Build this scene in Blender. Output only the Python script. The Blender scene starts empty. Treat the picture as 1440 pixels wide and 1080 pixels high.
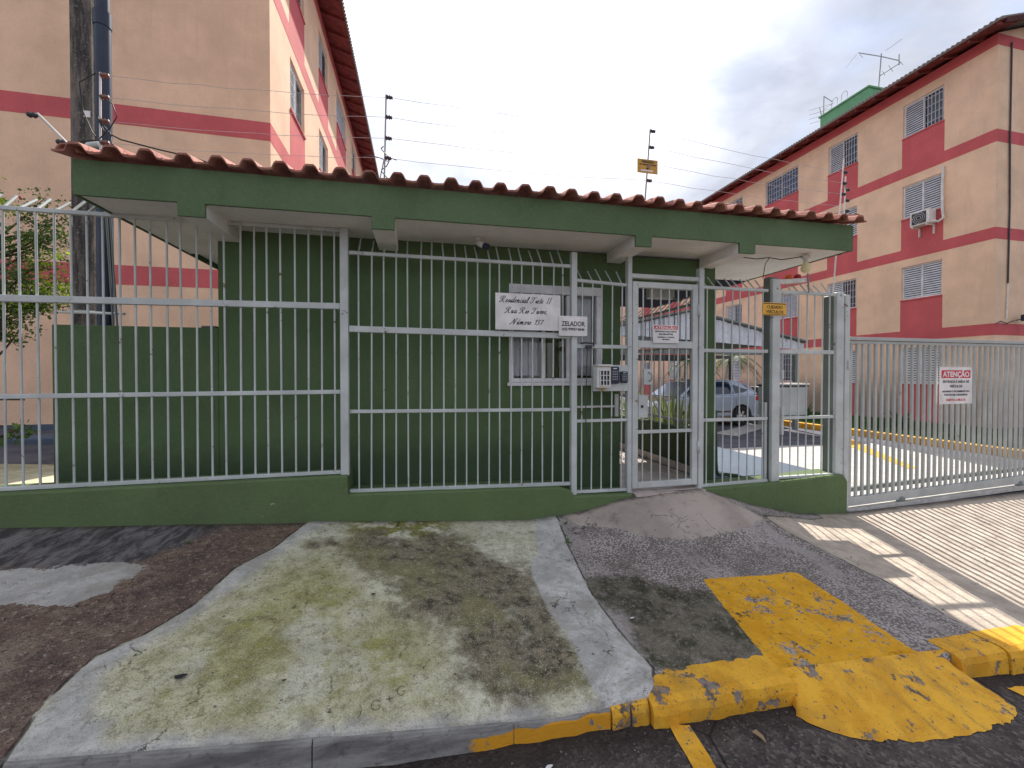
import bpy, bmesh, math, random
import numpy as np
from mathutils import Vector, Matrix, noise as mnoise
random.seed(7)
R = math.radians
S = bpy.context.scene
C = S.collection

# ------------------------------------------------------------------ camera
cd = bpy.data.cameras.new('camera'); cam = bpy.data.objects.new('camera', cd); C.objects.link(cam)
cam.location = (0, 0, 1.6)
cam.rotation_euler = (R(90 - 0.7), 0, R(-12.74))
cd.sensor_fit = 'HORIZONTAL'; cd.sensor_width = 36; cd.lens = 575 / 1440 * 36
cd.shift_y = -6 / 1440
cd.clip_start = .05; cd.clip_end = 2000
S.camera = cam

# ------------------------------------------------------------------ sun, sky, exposure
SUN_AZ, SUN_EL = 18.5, 48.0          # degrees right of +Y, above horizon
w = bpy.data.worlds.new('World'); S.world = w; w.use_nodes = True
nt = w.node_tree; nt.nodes.clear()
def wn(t, **k):
    n = nt.nodes.new(t)
    for a, b in k.items(): setattr(n, a, b)
    return n
sky = wn('ShaderNodeTexSky', sky_type='NISHITA', sun_disc=False, sun_elevation=R(SUN_EL), sun_rotation=R(SUN_AZ), air_density=1.0, dust_density=1.5)
tc = wn('ShaderNodeTexCoord')
sep = wn('ShaderNodeSeparateXYZ'); nt.links.new(tc.outputs['Generated'], sep.inputs[0])
def wmath(op, a, b=None, c=None, clamp=False):
    n = wn('ShaderNodeMath', operation=op, use_clamp=clamp)
    for i, v in enumerate((a, b, c)):
        if v is None: continue
        if isinstance(v, (int, float)): n.inputs[i].default_value = v
        else: nt.links.new(v, n.inputs[i])
    return n.outputs[0]
zc = wmath('MAXIMUM', sep.outputs['Z'], 0.06)
zz = wmath('ADD', zc, 0.18)
cx = wmath('DIVIDE', sep.outputs['X'], zz); cy = wmath('DIVIDE', sep.outputs['Y'], zz)
cmb = wn('ShaderNodeCombineXYZ'); nt.links.new(cx, cmb.inputs[0]); nt.links.new(cy, cmb.inputs[1])
def wnoise(scale, detail, rough, off, dist=0.0):
    m = wn('ShaderNodeMapping'); m.inputs['Location'].default_value = off
    nt.links.new(cmb.outputs[0], m.inputs[0])
    n = wn('ShaderNodeTexNoise'); n.inputs['Scale'].default_value = scale; n.inputs['Detail'].default_value = detail
    n.inputs['Roughness'].default_value = rough; n.inputs['Distortion'].default_value = dist
    nt.links.new(m.outputs[0], n.inputs['Vector']); return n.outputs['Fac']
n1 = wnoise(1.25, 7, .55, (3.1, 1.7, 0), .35)
n2 = wnoise(2.4, 6, .55, (9.2, 4.4, 2), .3)
cov = wmath('MULTIPLY_ADD', wmath('SUBTRACT', n1, .30), 4.0, .45, True)
bri = wmath('MULTIPLY_ADD', wmath('ADD', wmath('MULTIPLY', n1, .55), wmath('MULTIPLY', n2, .45)), 4.2, -1.65, True)
ramp = wn('ShaderNodeMix', data_type='RGBA')
ramp.inputs['A'].default_value = (2.05, 2.22, 2.7, 1); ramp.inputs['B'].default_value = (4.15, 4.25, 4.6, 1)
nt.links.new(bri, ramp.inputs['Factor'])
# brighter cloud round the sun (forward scattering)
sd = Vector((math.sin(R(SUN_AZ)) * math.cos(R(SUN_EL)), math.cos(R(SUN_AZ)) * math.cos(R(SUN_EL)), math.sin(R(SUN_EL))))
dot = wn('ShaderNodeVectorMath', operation='DOT_PRODUCT'); nt.links.new(tc.outputs['Generated'], dot.inputs[0]); dot.inputs[1].default_value = sd
glow = wmath('POWER', wmath('MAXIMUM', dot.outputs['Value'], 0.0), 20.0)
gsc = wmath('MULTIPLY_ADD', glow, 3.0, 1.0)
vs = wn('ShaderNodeVectorMath', operation='SCALE'); nt.links.new(ramp.outputs['Result'], vs.inputs[0]); nt.links.new(gsc, vs.inputs['Scale'])
mx = wn('ShaderNodeMix', data_type='RGBA')
nt.links.new(cov, mx.inputs['Factor']); nt.links.new(sky.outputs[0], mx.inputs['A']); nt.links.new(vs.outputs[0], mx.inputs['B'])
bg = wn('ShaderNodeBackground'); bg.inputs['Strength'].default_value = 0.10
nt.links.new(mx.outputs['Result'], bg.inputs['Color'])
wo = wn('ShaderNodeOutputWorld'); nt.links.new(bg.outputs[0], wo.inputs['Surface'])

sl = bpy.data.lights.new('sun', 'SUN'); sl.energy = 3.3; sl.angle = R(.6); sl.color = (1, .93, .82)
so = bpy.data.objects.new('sun', sl); C.objects.link(so)
so.rotation_euler = Vector(sd).to_track_quat('Z', 'Y').to_euler()
so.location = (20, 40, 50)
vsn = S.view_settings
vsn.view_transform = 'Standard'; vsn.look = 'None'; vsn.gamma = 1; vsn.use_curve_mapping = False; vsn.exposure = 1.24
S.cycles.max_bounces = 8; S.cycles.diffuse_bounces = 5

# ------------------------------------------------------------------ materials
class M:
    """small node-material builder"""
    def __init__(s, name, rough=.8, spec=.3, metal=0.0):
        s.m = bpy.data.materials.new(name); s.m.use_nodes = True
        s.t = s.m.node_tree; s.b = s.t.nodes['Principled BSDF']
        s.b.inputs['Roughness'].default_value = rough; s.b.inputs['Metallic'].default_value = metal
        s.b.inputs['Specular IOR Level'].default_value = spec
        s.co = s.n('ShaderNodeNewGeometry').outputs['Position']
    def n(s, t, **k):
        q = s.t.nodes.new(t)
        for a, b in k.items(): setattr(q, a, b)
        return q
    def put(s, sock, v):
        if isinstance(v, (int, float)): sock.default_value = v
        elif isinstance(v, (tuple, list)): sock.default_value = (*v, 1) if len(v) == 3 and sock.type == 'RGBA' else v
        else: s.t.links.new(v, sock)
    def math(s, op, a, b=None, c=None, clamp=False):
        q = s.n('ShaderNodeMath', operation=op, use_clamp=clamp)
        for i, v in enumerate((a, b, c)):
            if v is not None: s.put(q.inputs[i], v)
        return q.outputs[0]
    def scaled(s, sc, loc=(0, 0, 0), rot=(0, 0, 0)):
        q = s.n('ShaderNodeMapping'); q.inputs['Scale'].default_value = sc; q.inputs['Location'].default_value = loc; q.inputs['Rotation'].default_value = rot
        s.t.links.new(s.co, q.inputs[0]); return q.outputs[0]
    def noise(s, scale, detail=4, rough=.55, dist=0, vec=None):
        q = s.n('ShaderNodeTexNoise'); s.put(q.inputs['Vector'], vec or s.co)
        q.inputs['Scale'].default_value = scale; q.inputs['Detail'].default_value = detail
        q.inputs['Roughness'].default_value = rough; q.inputs['Distortion'].default_value = dist
        return q.outputs['Fac']
    def voro(s, scale, feat='F1', vec=None, out='Distance', rnd=1):
        q = s.n('ShaderNodeTexVoronoi', feature=feat); s.put(q.inputs['Vector'], vec or s.co)
        q.inputs['Scale'].default_value = scale; q.inputs['Randomness'].default_value = rnd
        return q.outputs[out]
    def step(s, v, a, b):
        q = s.n('ShaderNodeMapRange', interpolation_type='SMOOTHSTEP'); s.put(q.inputs['Value'], v)
        s.put(q.inputs['From Min'], a); s.put(q.inputs['From Max'], b)
        return q.outputs[0]
    def mix(s, f, a, b, mode='MIX'):
        q = s.n('ShaderNodeMix', data_type='RGBA', blend_type=mode)
        s.put(q.inputs['Factor'], f); s.put(q.inputs['A'], a); s.put(q.inputs['B'], b)
        return q.outputs['Result']
    def attr(s, name):
        return s.n('ShaderNodeAttribute', attribute_name=name).outputs['Fac']
    def col(s, c): s.put(s.b.inputs['Base Color'], c); return s
    def rough(s, v): s.put(s.b.inputs['Roughness'], v); return s
    def bump(s, h, strength=.5, dist=.01):
        q = s.n('ShaderNodeBump'); s.put(q.inputs['Height'], h); q.inputs['Strength'].default_value = strength; q.inputs['Distance'].default_value = dist
        s.t.links.new(q.outputs[0], s.b.inputs['Normal']); return s
def k(c, f): return tuple(min(1, v * f) for v in c)

def plaster(name, c, fine=90, streak=.25, dirt=(.12, .10, .08), dirt_amt=.25, bump=.5, low=None, chips=None):
    m = M(name, .88, .2)
    a = m.noise(1.3, 5, .6); b = m.noise(fine, 2, .6); st = m.noise(1.0, 5, .65, 0, m.scaled((6, 6, .55)))
    x = m.mix(m.step(a, .3, .75), k(c, .88), k(c, 1.10))
    x = m.mix(m.math('MULTIPLY', m.step(st, .52, .8), streak), x, k(c, .62))
    x = m.mix(m.math('MULTIPLY', m.step(m.noise(6, 6, .7), .58, .8), dirt_amt), x, dirt)
    x = m.mix(m.math('MULTIPLY', m.step(b, .5, .7), .30), x, k(c, 1.5))
    x = m.mix(m.math('MULTIPLY', m.step(m.noise(fine * .5, 3, .7), .52, .68), .28), x, k(c, .66))
    if chips: x = m.mix(m.step(m.math('ADD', m.noise(14, 6, .75, 0, m.scaled((.5, 1, 1.6))), m.math('MULTIPLY', m.noise(1.5, 3), .3)), chips, chips + .012), x, (.55, .55, .50))
    if low:      # splash dirt band near the ground; (z0, z1, colour)
        z = m.n('ShaderNodeSeparateXYZ'); m.t.links.new(m.co, z.inputs[0])
        zz = m.math('ADD', z.outputs['Z'], m.math('MULTIPLY', m.noise(9, 5, .7), -low[3]))
        x = m.mix(m.math('MULTIPLY', m.step(zz, low[1], low[0]), .75), x, low[2])
    m.col(x); m.bump(m.math('ADD', m.noise(fine, 3, .7), m.math('MULTIPLY', m.noise(12, 3), .5)), bump, .006)
    return m.m
GREEN = (.108, .168, .080)
m_green = plaster('green wall paint', GREEN, 110, .45, (.04, .075, .05), .4, .6, (.62, 1.0, (.045, .07, .04), .25), .885)
m_fascia = plaster('green fascia paint', (.120, .180, .095), 55, .4, (.04, .07, .045), .4, .9, None, .90)
m_plinth = plaster('green plinth paint', (.120, .172, .078), 60, .3, (.05, .055, .03), .5, .7, None, .86)
m_peach = plaster('peach wall paint', (.88, .585, .41), 60, .26, (.50, .36, .29), .18, .5)
m_peach_r = plaster('peach wall paint weathered', (.89, .62, .44), 60, .34, (.48, .33, .30), .3, .5, (.2, 1.5, (.22, .19, .18), .8))
m_red = plaster('red band paint', (.62, .135, .145), 60, .3, (.62, .26, .26), .22, .5)
m_white = plaster('white soffit paint', (.83, .80, .77), 60, .2, (.42, .40, .38), .18, .5)
m_darkceil = plaster('dark ceiling colour', (.02, .022, .035), 40, .2, (.01, .01, .02), .2, .3)  # near-black blue tone for the rear ceiling over the passage
m_tank = plaster('green tank paint', (.16, .38, .22), 30, .7, (.05, .07, .05), .7, .6)
m_tar = plaster('blue grey skirting', (.10, .13, .18), 30, .3, (.04, .05, .06), .4, .5)

def metal_paint(name, c, rust=.35, rs=.64):
    m = M(name, .5, .4)
    x = m.mix(m.step(m.noise(3, 5, .6), .35, .7), k(c, .86), k(c, 1.08))
    x = m.mix(m.step(m.noise(2.3, 6, .7, .2, m.scaled((1, 1, .35))), .60, .72), x, k(c, .72))
    r = m.step(m.noise(11, 7, .75), rs, rs + .05)
    x = m.mix(m.math('MULTIPLY', r, rust), x, (.16, .07, .035))
    m.col(x); m.bump(m.noise(80, 3), .15, .002); return m.m
m_metal = metal_paint('grey fence paint', (.55, .585, .58), .95, .615)
m_gate = metal_paint('grey gate paint', (.44, .46, .455), .7, .63)
m_dmetal = metal_paint('dark green grey steel', (.17, .20, .19), .3)
m_zinc = metal_paint('galvanised steel', (.33, .34, .36), .3)
m_corr = metal_paint('corrugated sheet paint', (.62, .66, .74), .6, .6)

def flat(name, c, rough=.5, spec=.4, metal=0, var=.12):
    m = M(name, rough, spec, metal)
    m.col(m.mix(m.step(m.noise(7, 4), .3, .7), k(c, 1 - var), k(c, 1 + var))); return m.m
m_plate = flat('white sign plate', (.78, .76, .76), .45)
m_black = flat('black print', (.025, .025, .03), .6)
m_redp = flat('red print', (.60, .035, .06), .5)
m_yelp = flat('yellow sign plate', (.85, .46, .05), .5)
m_gold = flat('faded yellow plate', (.50, .30, .05), .5)
m_white_pl = flat('white plastic', (.74, .73, .70), .4)
m_alu = flat('white aluminium frame', (.74, .74, .76), .35)
m_navy = flat('navy plastic', (.02, .03, .06), .35)
m_cable = flat('black cable', (.02, .02, .022), .6)
m_wire = flat('steel wire', (.50, .51, .53), .6, .3, 0)
m_clay = M('clay roof tile', .85, .2)
x = m_clay.mix(m_clay.step(m_clay.noise(4, 5, .65), .35, .7), (.36, .135, .105), (.56, .29, .23))
oi = m_clay.n('ShaderNodeObjectInfo').outputs['Random']
x = m_clay.mix(m_clay.math('MULTIPLY', oi, .5), x, (.30, .13, .11))
x = m_clay.mix(m_clay.math('MULTIPLY', m_clay.step(m_clay.noise(17, 6, .7), .55, .68), .75), x, (.10, .055, .05))
x = m_clay.mix(m_clay.math('MULTIPLY', m_clay.step(m_clay.noise(9, 6, .7), .60, .72), .5), x, (.60, .42, .34))
m_clay.col(x); m_clay.bump(m_clay.noise(60, 4), .5, .004); m_clay = m_clay.m
m_timber = flat('red painted timber', (.20, .045, .04), .7, .3, 0, .3)
m_timber_d = flat('dark painted timber', (.09, .03, .03), .8, .2, 0, .3)
m_pole = M('weathered concrete pole', .9, .2)
x = m_pole.mix(m_pole.step(m_pole.noise(3, 6, .7, 0, m_pole.scaled((6, 6, .8))), .38, .66), (.055, .05, .05), (.22, .19, .165))
x = m_pole.mix(m_pole.math('MULTIPLY', m_pole.step(m_pole.noise(45, 4, .7), .56, .66), .6), x, (.30, .28, .25))
m_pole.col(x); m_pole.bump(m_pole.noise(30, 6, .7), .9, .01); m_pole = m_pole.m
m_fibre = plaster('weathered roof sheet', (.26, .22, .21), 30, .5, (.08, .07, .06), .6, .6)
m_pipe = flat('dark blue pipe', (.022, .034, .065), .4)
def glass_mat(name, c=(.05, .06, .08), rough=.08, alpha=None):
    m = M(name, rough, .8); m.col(c)
    if alpha is not None: m.b.inputs['Transmission Weight'].default_value = alpha; m.b.inputs['IOR'].default_value = 1.1
    return m.m
m_wglass = glass_mat('dark window glass', (.035, .045, .075), .1)
m_bglass = glass_mat('blue window glass', (.03, .05, .12), .12)
m_curtain = flat('pale curtain behind glass', (.42, .46, .55), .6)
m_reflfold = flat('pale reflection folds', (.74, .74, .77), .8)
m_clear = M('clear glass', .02, .5); m_clear.b.inputs['Transmission Weight'].default_value = 1; m_clear.b.inputs['IOR'].default_value = 1.45
m_clear.col((.92, .95, .95)); m_clear = m_clear.m
m_louvre = flat('grey white louvre', (.62, .64, .68), .45)
m_bark = plaster('brown bark', (.10, .075, .055), 40, .5, (.04, .03, .025), .5, .9)
def leafmat(name, a, b, tr=.25):
    m = M(name, .55, .35)
    x = m.mix(m.step(m.noise(5, 4, .6), .35, .65), a, b); m.col(x)
    m.b.inputs['Subsurface Weight'].default_value = 0
    t = m.n('ShaderNodeBsdfTranslucent'); m.put(t.inputs['Color'], m.mix(.5, x, (b[0] * 1.6, b[1] * 1.8, b[2])))
    ms = m.n('ShaderNodeMixShader'); ms.inputs[0].default_value = tr
    o = m.t.nodes['Material Output']
    m.t.links.new(m.b.outputs[0], ms.inputs[1]); m.t.links.new(t.outputs[0], ms.inputs[2]); m.t.links.new(ms.outputs[0], o.inputs['Surface'])
    return m.m
m_leaf = leafmat('dark green leaves', (.045, .10, .032), (.15, .24, .06))
m_leaf_y = leafmat('young yellow green leaves', (.22, .36, .04), (.40, .52, .05), .4)
m_strap = leafmat('strappy leaves', (.07, .13, .035), (.27, .31, .10), .2)
m_palm = leafmat('palm leaves', (.03, .075, .03), (.08, .15, .05))
m_grass = leafmat('lawn grass', (.04, .10, .02), (.08, .17, .03), .2)
m_tyre = flat('tyre rubber', (.02, .02, .022), .8)
m_car = M('silver blue car paint', .25, .6, .55); m_car.col((.38, .46, .60)); m_car.b.inputs['Coat Weight'].default_value = .6; m_car = m_car.m
m_cargl = glass_mat('car glass', (.015, .03, .07), .05)
m_rim = flat('alloy rim', (.62, .63, .65), .3, .5, .7)
m_lamp_r = M('red lamp lens', .3); m_lamp_r.col((.45, .02, .04)); m_lamp_r = m_lamp_r.m
m_lamp_o = M('orange lamp lens', .3); m_lamp_o.col((.75, .14, .02)); m_lamp_o = m_lamp_o.m
m_bulb = M('cream bulb glass', .25); m_bulb.col((.80, .72, .42)); m_bulb = m_bulb.m
m_insul = flat('brown insulator', (.20, .09, .07), .5)
m_insd = flat('dark insulator', (.05, .05, .06), .5)
m_deadleaf = flat('dry leaf', (.36, .24, .14), .8)
m_wallin = flat('grey inner wall', (.76, .75, .76), .8)

# ------------------------------------------------------------------ mesh helpers
class MB:
    def __init__(s): s.v = []; s.f = []; s.X = Matrix.Identity(4); s.sm = []
    def add(s, vs, fs, smooth=False):
        o = len(s.v); s.v += [tuple(s.X @ Vector(p)) for p in vs]
        s.f += [tuple(i + o for i in q) for q in fs]; s.sm += [smooth] * len(fs); return s
    def box(s, x0, x1, y0, y1, z0, z1):
        return s.add([(x0, y0, z0), (x1, y0, z0), (x1, y1, z0), (x0, y1, z0), (x0, y0, z1), (x1, y0, z1), (x1, y1, z1), (x0, y1, z1)],
                     [(3, 2, 1, 0), (4, 5, 6, 7), (0, 1, 5, 4), (1, 2, 6, 5), (2, 3, 7, 6), (3, 0, 4, 7)])
    def hexa(s, bot, top):      # 4 bottom + 4 top points, same winding (ccw from above)
        return s.add(list(bot) + list(top), [(3, 2, 1, 0), (4, 5, 6, 7), (0, 1, 5, 4), (1, 2, 6, 5), (2, 3, 7, 6), (3, 0, 4, 7)])
    def tube(s, pts, r, n=8, caps=True, smooth=True):
        pts = [Vector(p) for p in pts]; rs = r if isinstance(r, (list, tuple)) else [r] * len(pts)
        vs = []; fs = []
        up = Vector((0, 0, 1)) if abs((pts[-1] - pts[0]).normalized().z) < .9 else Vector((1, 0, 0))
        for i, p in enumerate(pts):
            d = (pts[min(i + 1, len(pts) - 1)] - pts[max(i - 1, 0)]).normalized()
            a = d.cross(up).normalized(); b = d.cross(a).normalized()
            for j in range(n):
                t = 2 * math.pi * (j + .5) / n
                vs.append(p + (a * math.cos(t) + b * math.sin(t)) * rs[i])
        for i in range(len(pts) - 1):
            for j in range(n):
                q = (j + 1) % n
                fs.append((i * n + j, (i + 1) * n + j, (i + 1) * n + q, i * n + q))
        s.add(vs, fs, smooth)
        if caps: s.add(vs[:n], [tuple(range(n))]); s.add(vs[-n:], [tuple(reversed(range(n)))])
        return s
    def lathe(s, prof, n=16, o=(0, 0, 0), axis='Z'):
        vs = []; fs = []
        for r, h in prof:
            for j in range(n):
                t = 2 * math.pi * j / n; a, b = r * math.cos(t), r * math.sin(t)
                p = (a, b, h) if axis == 'Z' else ((a, h, b) if axis == 'Y' else (h, a, b))
                vs.append((p[0] + o[0], p[1] + o[1], p[2] + o[2]))
        for i in range(len(prof) - 1):
            for j in range(n):
                q = (j + 1) % n; fs.append((i * n + j, i * n + q, (i + 1) * n + q, (i + 1) * n + j))
        s.add(vs, fs, True); return s
    def prism(s, poly, y0, y1):   # poly in XZ
        n = len(poly)
        vs = [(x, y0, z) for x, z in poly] + [(x, y1, z) for x, z in poly]
        fs = [tuple(range(n)), tuple(range(2 * n - 1, n - 1, -1))] + [(i, i + n, (i + 1) % n + n, (i + 1) % n) for i in range(n)]
        return s.add(vs, fs)
    def mesh(s, name, mat):
        me = bpy.data.meshes.new(name); me.from_pydata(s.v, [], s.f)
        me.materials.append(mat)
        me.polygons.foreach_set('use_smooth', s.sm); me.update(); return me
def link(name, me, parent=None):
    o = bpy.data.objects.new(name, me); C.objects.link(o)
    if parent: o.parent = parent
    return o
def fixn(me):
    bm = bmesh.new(); bm.from_mesh(me); bmesh.ops.recalc_face_normals(bm, faces=bm.faces); bm.to_mesh(me); bm.free()
def part(name, mb, mat, parent=None, bevel=0, label=None, seg=1):
    me = mb.mesh(name, mat)
    fixn(me)
    if bevel:
        bm = bmesh.new(); bm.from_mesh(me); bmesh.ops.remove_doubles(bm, verts=bm.verts, dist=1e-5)
        bmesh.ops.bevel(bm, geom=[e for e in bm.edges if len(e.link_faces) == 2 and e.calc_face_angle(0) > .5], offset=bevel, segments=seg, affect='EDGES', profile=.6)
        bm.to_mesh(me); bm.free()
    o = link(name, me)
    if parent:
        o.parent = parent; o.matrix_parent_inverse = Matrix.Translation(-Vector(parent.location)) if parent.type == 'EMPTY' and not parent.parent else Matrix.Identity(4)
    if label: o['label'] = label
    return o
def thing(name, label, cat, loc=(0, 0, 0), group=None):
    o = bpy.data.objects.new(name, None); C.objects.link(o); o.location = loc; o.empty_display_size = .1
    o['label'] = label; o['category'] = cat
    if group: o['group'] = group
    return o
def tag(o, label, cat, group=None):
    o['label'] = label; o['category'] = cat
    if group: o['group'] = group
    return o
def struct(o): o['kind'] = 'structure'; return o
def inst(name, me, parent, loc, rot=(0, 0, 0), sc=(1, 1, 1)):    # a part at world place, sharing mesh data
    o = link(name, me, parent)
    o.matrix_parent_inverse = Matrix.Translation(-Vector(parent.location))
    o.location = loc; o.rotation_euler = rot; o.scale = sc; return o
_u = MB(); _u.tube([(0, 0, 0), (0, 0, 1)], 1, 8, True); ROD = {}
def rod_mesh(mat):
    if mat.name not in ROD:
        ROD[mat.name] = _u.mesh('rod', mat); fixn(ROD[mat.name])
    return ROD[mat.name]
def rod(name, a, b, r, mat, parent):
    a = Vector(a); b = Vector(b); d = b - a
    o = inst(name, rod_mesh(mat), parent, a, d.to_track_quat('Z', 'Y').to_euler(), (r, r, d.length)); return o

def text(name, s, x, y, z, size, mat, parent, face=-1, align='CENTER', bold=0.0, width=None, shear=0):
    """flat lettering facing -Y, centre baseline at x,z"""
    cu = bpy.data.curves.new(name, 'FONT'); cu.body = s; cu.size = size; cu.align_x = align; cu.offset = bold; cu.extrude = .0006; cu.shear = shear
    cu.resolution_u = 3
    t = bpy.data.objects.new(name, cu); C.objects.link(t)
    dg = bpy.context.evaluated_depsgraph_get(); dg.update()
    me = bpy.data.meshes.new_from_object(t.evaluated_get(dg)); bpy.data.objects.remove(t)
    xs = [v.co.x for v in me.vertices]
    sx = 1
    if width and xs: sx = width / (max(xs) - min(xs))
    for v in me.vertices: v.co = Vector((x + v.co.x * sx, y - v.co.z, z + v.co.y))
    me.materials.clear(); me.materials.append(mat)
    o = link(name, me, parent); o.matrix_parent_inverse = Matrix.Translation(-Vector(parent.location)); return o

# ------------------------------------------------------------------ terrain
def itp(x, xs, ys): return float(np.interp(x, xs, ys))
KX = [-4, -1.4, -.5, .6, 1.1, 1.84, 3.0, 3.64, 8, 14]; KZ = [.48, .265, .16, .04, .045, .03, -.04, -.06, -.25, -.5]
BX = [-4, -2.92, -1.82, -.81, .69, 1.23, 2.0, 2.8, 3.35, 3.99, 4.57, 4.75, 7.68, 12]; BZ = [.57, .509, .446, .381, .268, .245, .2, .16, .13, .095, .054, .05, .10, .12]
RX = [1.1, 1.59, 1.96, 2.3, 2.79, 3.35, 3.99]; RZ = [0, .1, .2, .24, .28, .12, 0]
SX = [-8, -4, -1, .26, .64, 1.07, 1.83, 2.96, 3.6, 8, 14]; SZ = [.45, .28, .05, -.025, -.04, -.05, -.075, -.14, -.19, -.42, -.7]
IX = [-12, -6, -2, 2, 4.7, 8, 10, 16, 40]; IZ = [.85, .68, .45, .30, .08, .02, -.06, -.06, -.1]
def sst(a, b, t): t = max(0, min(1, (t - a) / (b - a))); return t * t * (3 - 2 * t)
def G(X, Y):
    t = max(0, min(1, (Y - 1.75) / 1.87))
    return itp(X, KX, KZ) * (1 - t) + itp(X, BX, BZ) * t + itp(X, RX, RZ) * sst(2.95, 3.62, Y)
def sdf(P, poly):     # signed distance, negative inside
    poly = np.array(poly); d = np.full(len(P), 1e9); ins = np.zeros(len(P), bool)
    for i in range(len(poly)):
        a = poly[i]; b = poly[(i + 1) % len(poly)]; e = b - a; w_ = P - a
        t = np.clip((w_ @ e) / (e @ e), 0, 1); q = w_ - t[:, None] * e
        d = np.minimum(d, np.hypot(q[:, 0], q[:, 1]))
        c = ((a[1] <= P[:, 1]) != (b[1] <= P[:, 1])); den = (b[1] - a[1]) if b[1] != a[1] else 1e-9
        ins ^= c & (P[:, 0] < (b[0] - a[0]) * (P[:, 1] - a[1]) / den + a[0])
    return np.where(ins, -d, d)
POLY = dict(
 slab=[(-1.39, 1.70), (-1.47, 1.98), (-1.46, 2.23), (-1.34, 2.36), (-1.23, 2.59), (-1.17, 2.96), (-1.02, 3.23), (-.87, 3.75), (1.24, 3.75), (1.24, 3.55), (1.18, 3.12), (1.12, 2.5), (1.15, 2.12), (1.19, 1.91), (1.13, 1.79), (.99, 1.65)],
 white_l=[(-1.42, 1.65), (-1.47, 1.98), (-1.46, 2.23), (-1.34, 2.36), (-1.23, 2.59), (-1.17, 2.96), (-1.02, 3.23), (-.87, 3.75), (-.65, 3.72), (-.82, 3.5), (-.96, 3.08), (-1.10, 2.72), (-1.21, 2.4), (-1.33, 2.11), (-1.27, 1.93), (-1.12, 1.79), (.9, 1.765), (.9, 1.6)],
 white_r=[(.81, 2.97), (.9, 3.06), (1.05, 3.75), (1.30, 3.75), (1.18, 3.12), (1.12, 2.5), (1.15, 2.12), (1.19, 1.91), (1.13, 1.79), (.99, 1.65), (.84, 1.68), (.82, 1.79), (.83, 2.07), (.78, 2.42), (.77, 2.75)],
 moss=[(-1.24, 2.07), (-1.16, 2.37), (-.96, 2.95), (-.58, 3.02), (-.13, 2.55), (.1, 2.1), (.15, 1.8), (-.8, 1.83), (-1.09, 1.87)],
 moss_top=[(-.63, 3.70), (.3, 3.72), (.16, 3.29), (-.48, 3.27)],
 brown=[(-.66, 3.24), (-.45, 3.42), (.28, 3.35), (.71, 2.89), (.86, 2.28), (.83, 1.80), (.25, 1.86), (.19, 2.24), (-.14, 2.69)],
 patch=[(-3.2, 3.05), (-2.45, 3.04), (-2.13, 3.04), (-1.77, 3.05), (-1.69, 3.01), (-1.74, 2.76), (-1.82, 2.64), (-1.96, 2.62), (-2.15, 2.67), (-3.2, 2.66)],
 dgrey=[(-5, 3.8), (-1.42, 3.75), (-1.74, 3.07), (-2.0, 3.01), (-5, 3.0)],
 dark=[(1.19, 2.69), (1.45, 2.68), (1.94, 2.47), (2.12, 2.31), (1.91, 1.81), (1.72, 1.81), (1.3, 1.82), (1.21, 1.91), (1.17, 2.17)],
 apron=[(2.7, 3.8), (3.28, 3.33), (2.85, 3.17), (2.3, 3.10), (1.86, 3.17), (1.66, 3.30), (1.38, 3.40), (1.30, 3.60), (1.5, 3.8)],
 yellow=[(2.02, 2.60), (2.87, 2.61), (2.86, 2.2), (2.84, 1.81), (3.0, 1.66), (1.82, 1.66), (1.86, 1.9)],
 drive=[(3.32, 3.40), (3.44, 3.05), (3.5, 2.44), (3.46, 2.01), (3.54, 1.60), (14, 1.60), (14, 4), (4.3, 4), (4.2, 3.5)],
)
def heightfield(name, x0, x1, nx, y0, y1, ny, zf, mat, skirt=None, attrs=None, jit=0):
    xs = np.linspace(x0, x1, nx); ys = np.linspace(y0, y1, ny)
    XX, YY = np.meshgrid(xs, ys); P = np.stack([XX.ravel(), YY.ravel()], 1)
    Z = np.array([zf(a, b) for a, b in P])
    sd_ = {n_: sdf(P, POLY[n_]) for n_ in (attrs or [])}
    if attrs:
        n_ = np.array([mnoise.noise(Vector((a * 3, b * 3, 0))) for a, b in P])
        Z += .006 * n_
        Z += .012 * np.clip(-sd_['slab'] / .03, 0, 1) + .006 * np.clip(-sd_['white_r'] / .02, 0, 1)
    V = np.concatenate([P, Z[:, None]], 1)
    F = [(j * nx + i, j * nx + i + 1, (j + 1) * nx + i + 1, (j + 1) * nx + i) for j in range(ny - 1) for i in range(nx - 1)]
    V = V.tolist()
    if skirt:
        b = len(V); V += [(xs[i], y0 - .004, V[i][2] - skirt) for i in range(nx)]
        F += [(b + i, b + i + 1, i + 1, i) for i in range(nx - 1)]
    me = bpy.data.meshes.new(name); me.from_pydata(V, [], F); me.materials.append(mat)
    me.polygons.foreach_set('use_smooth', [True] * len(me.polygons))
    for n_, d in sd_.items():
        at = me.attributes.new(n_, 'FLOAT', 'POINT'); dd = np.zeros(len(V)); dd[:len(d)] = d
        if skirt: dd[len(d):] = d[:nx]
        at.data.foreach_set('value', dd)
    me.update(); return link(name, me)

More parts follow.
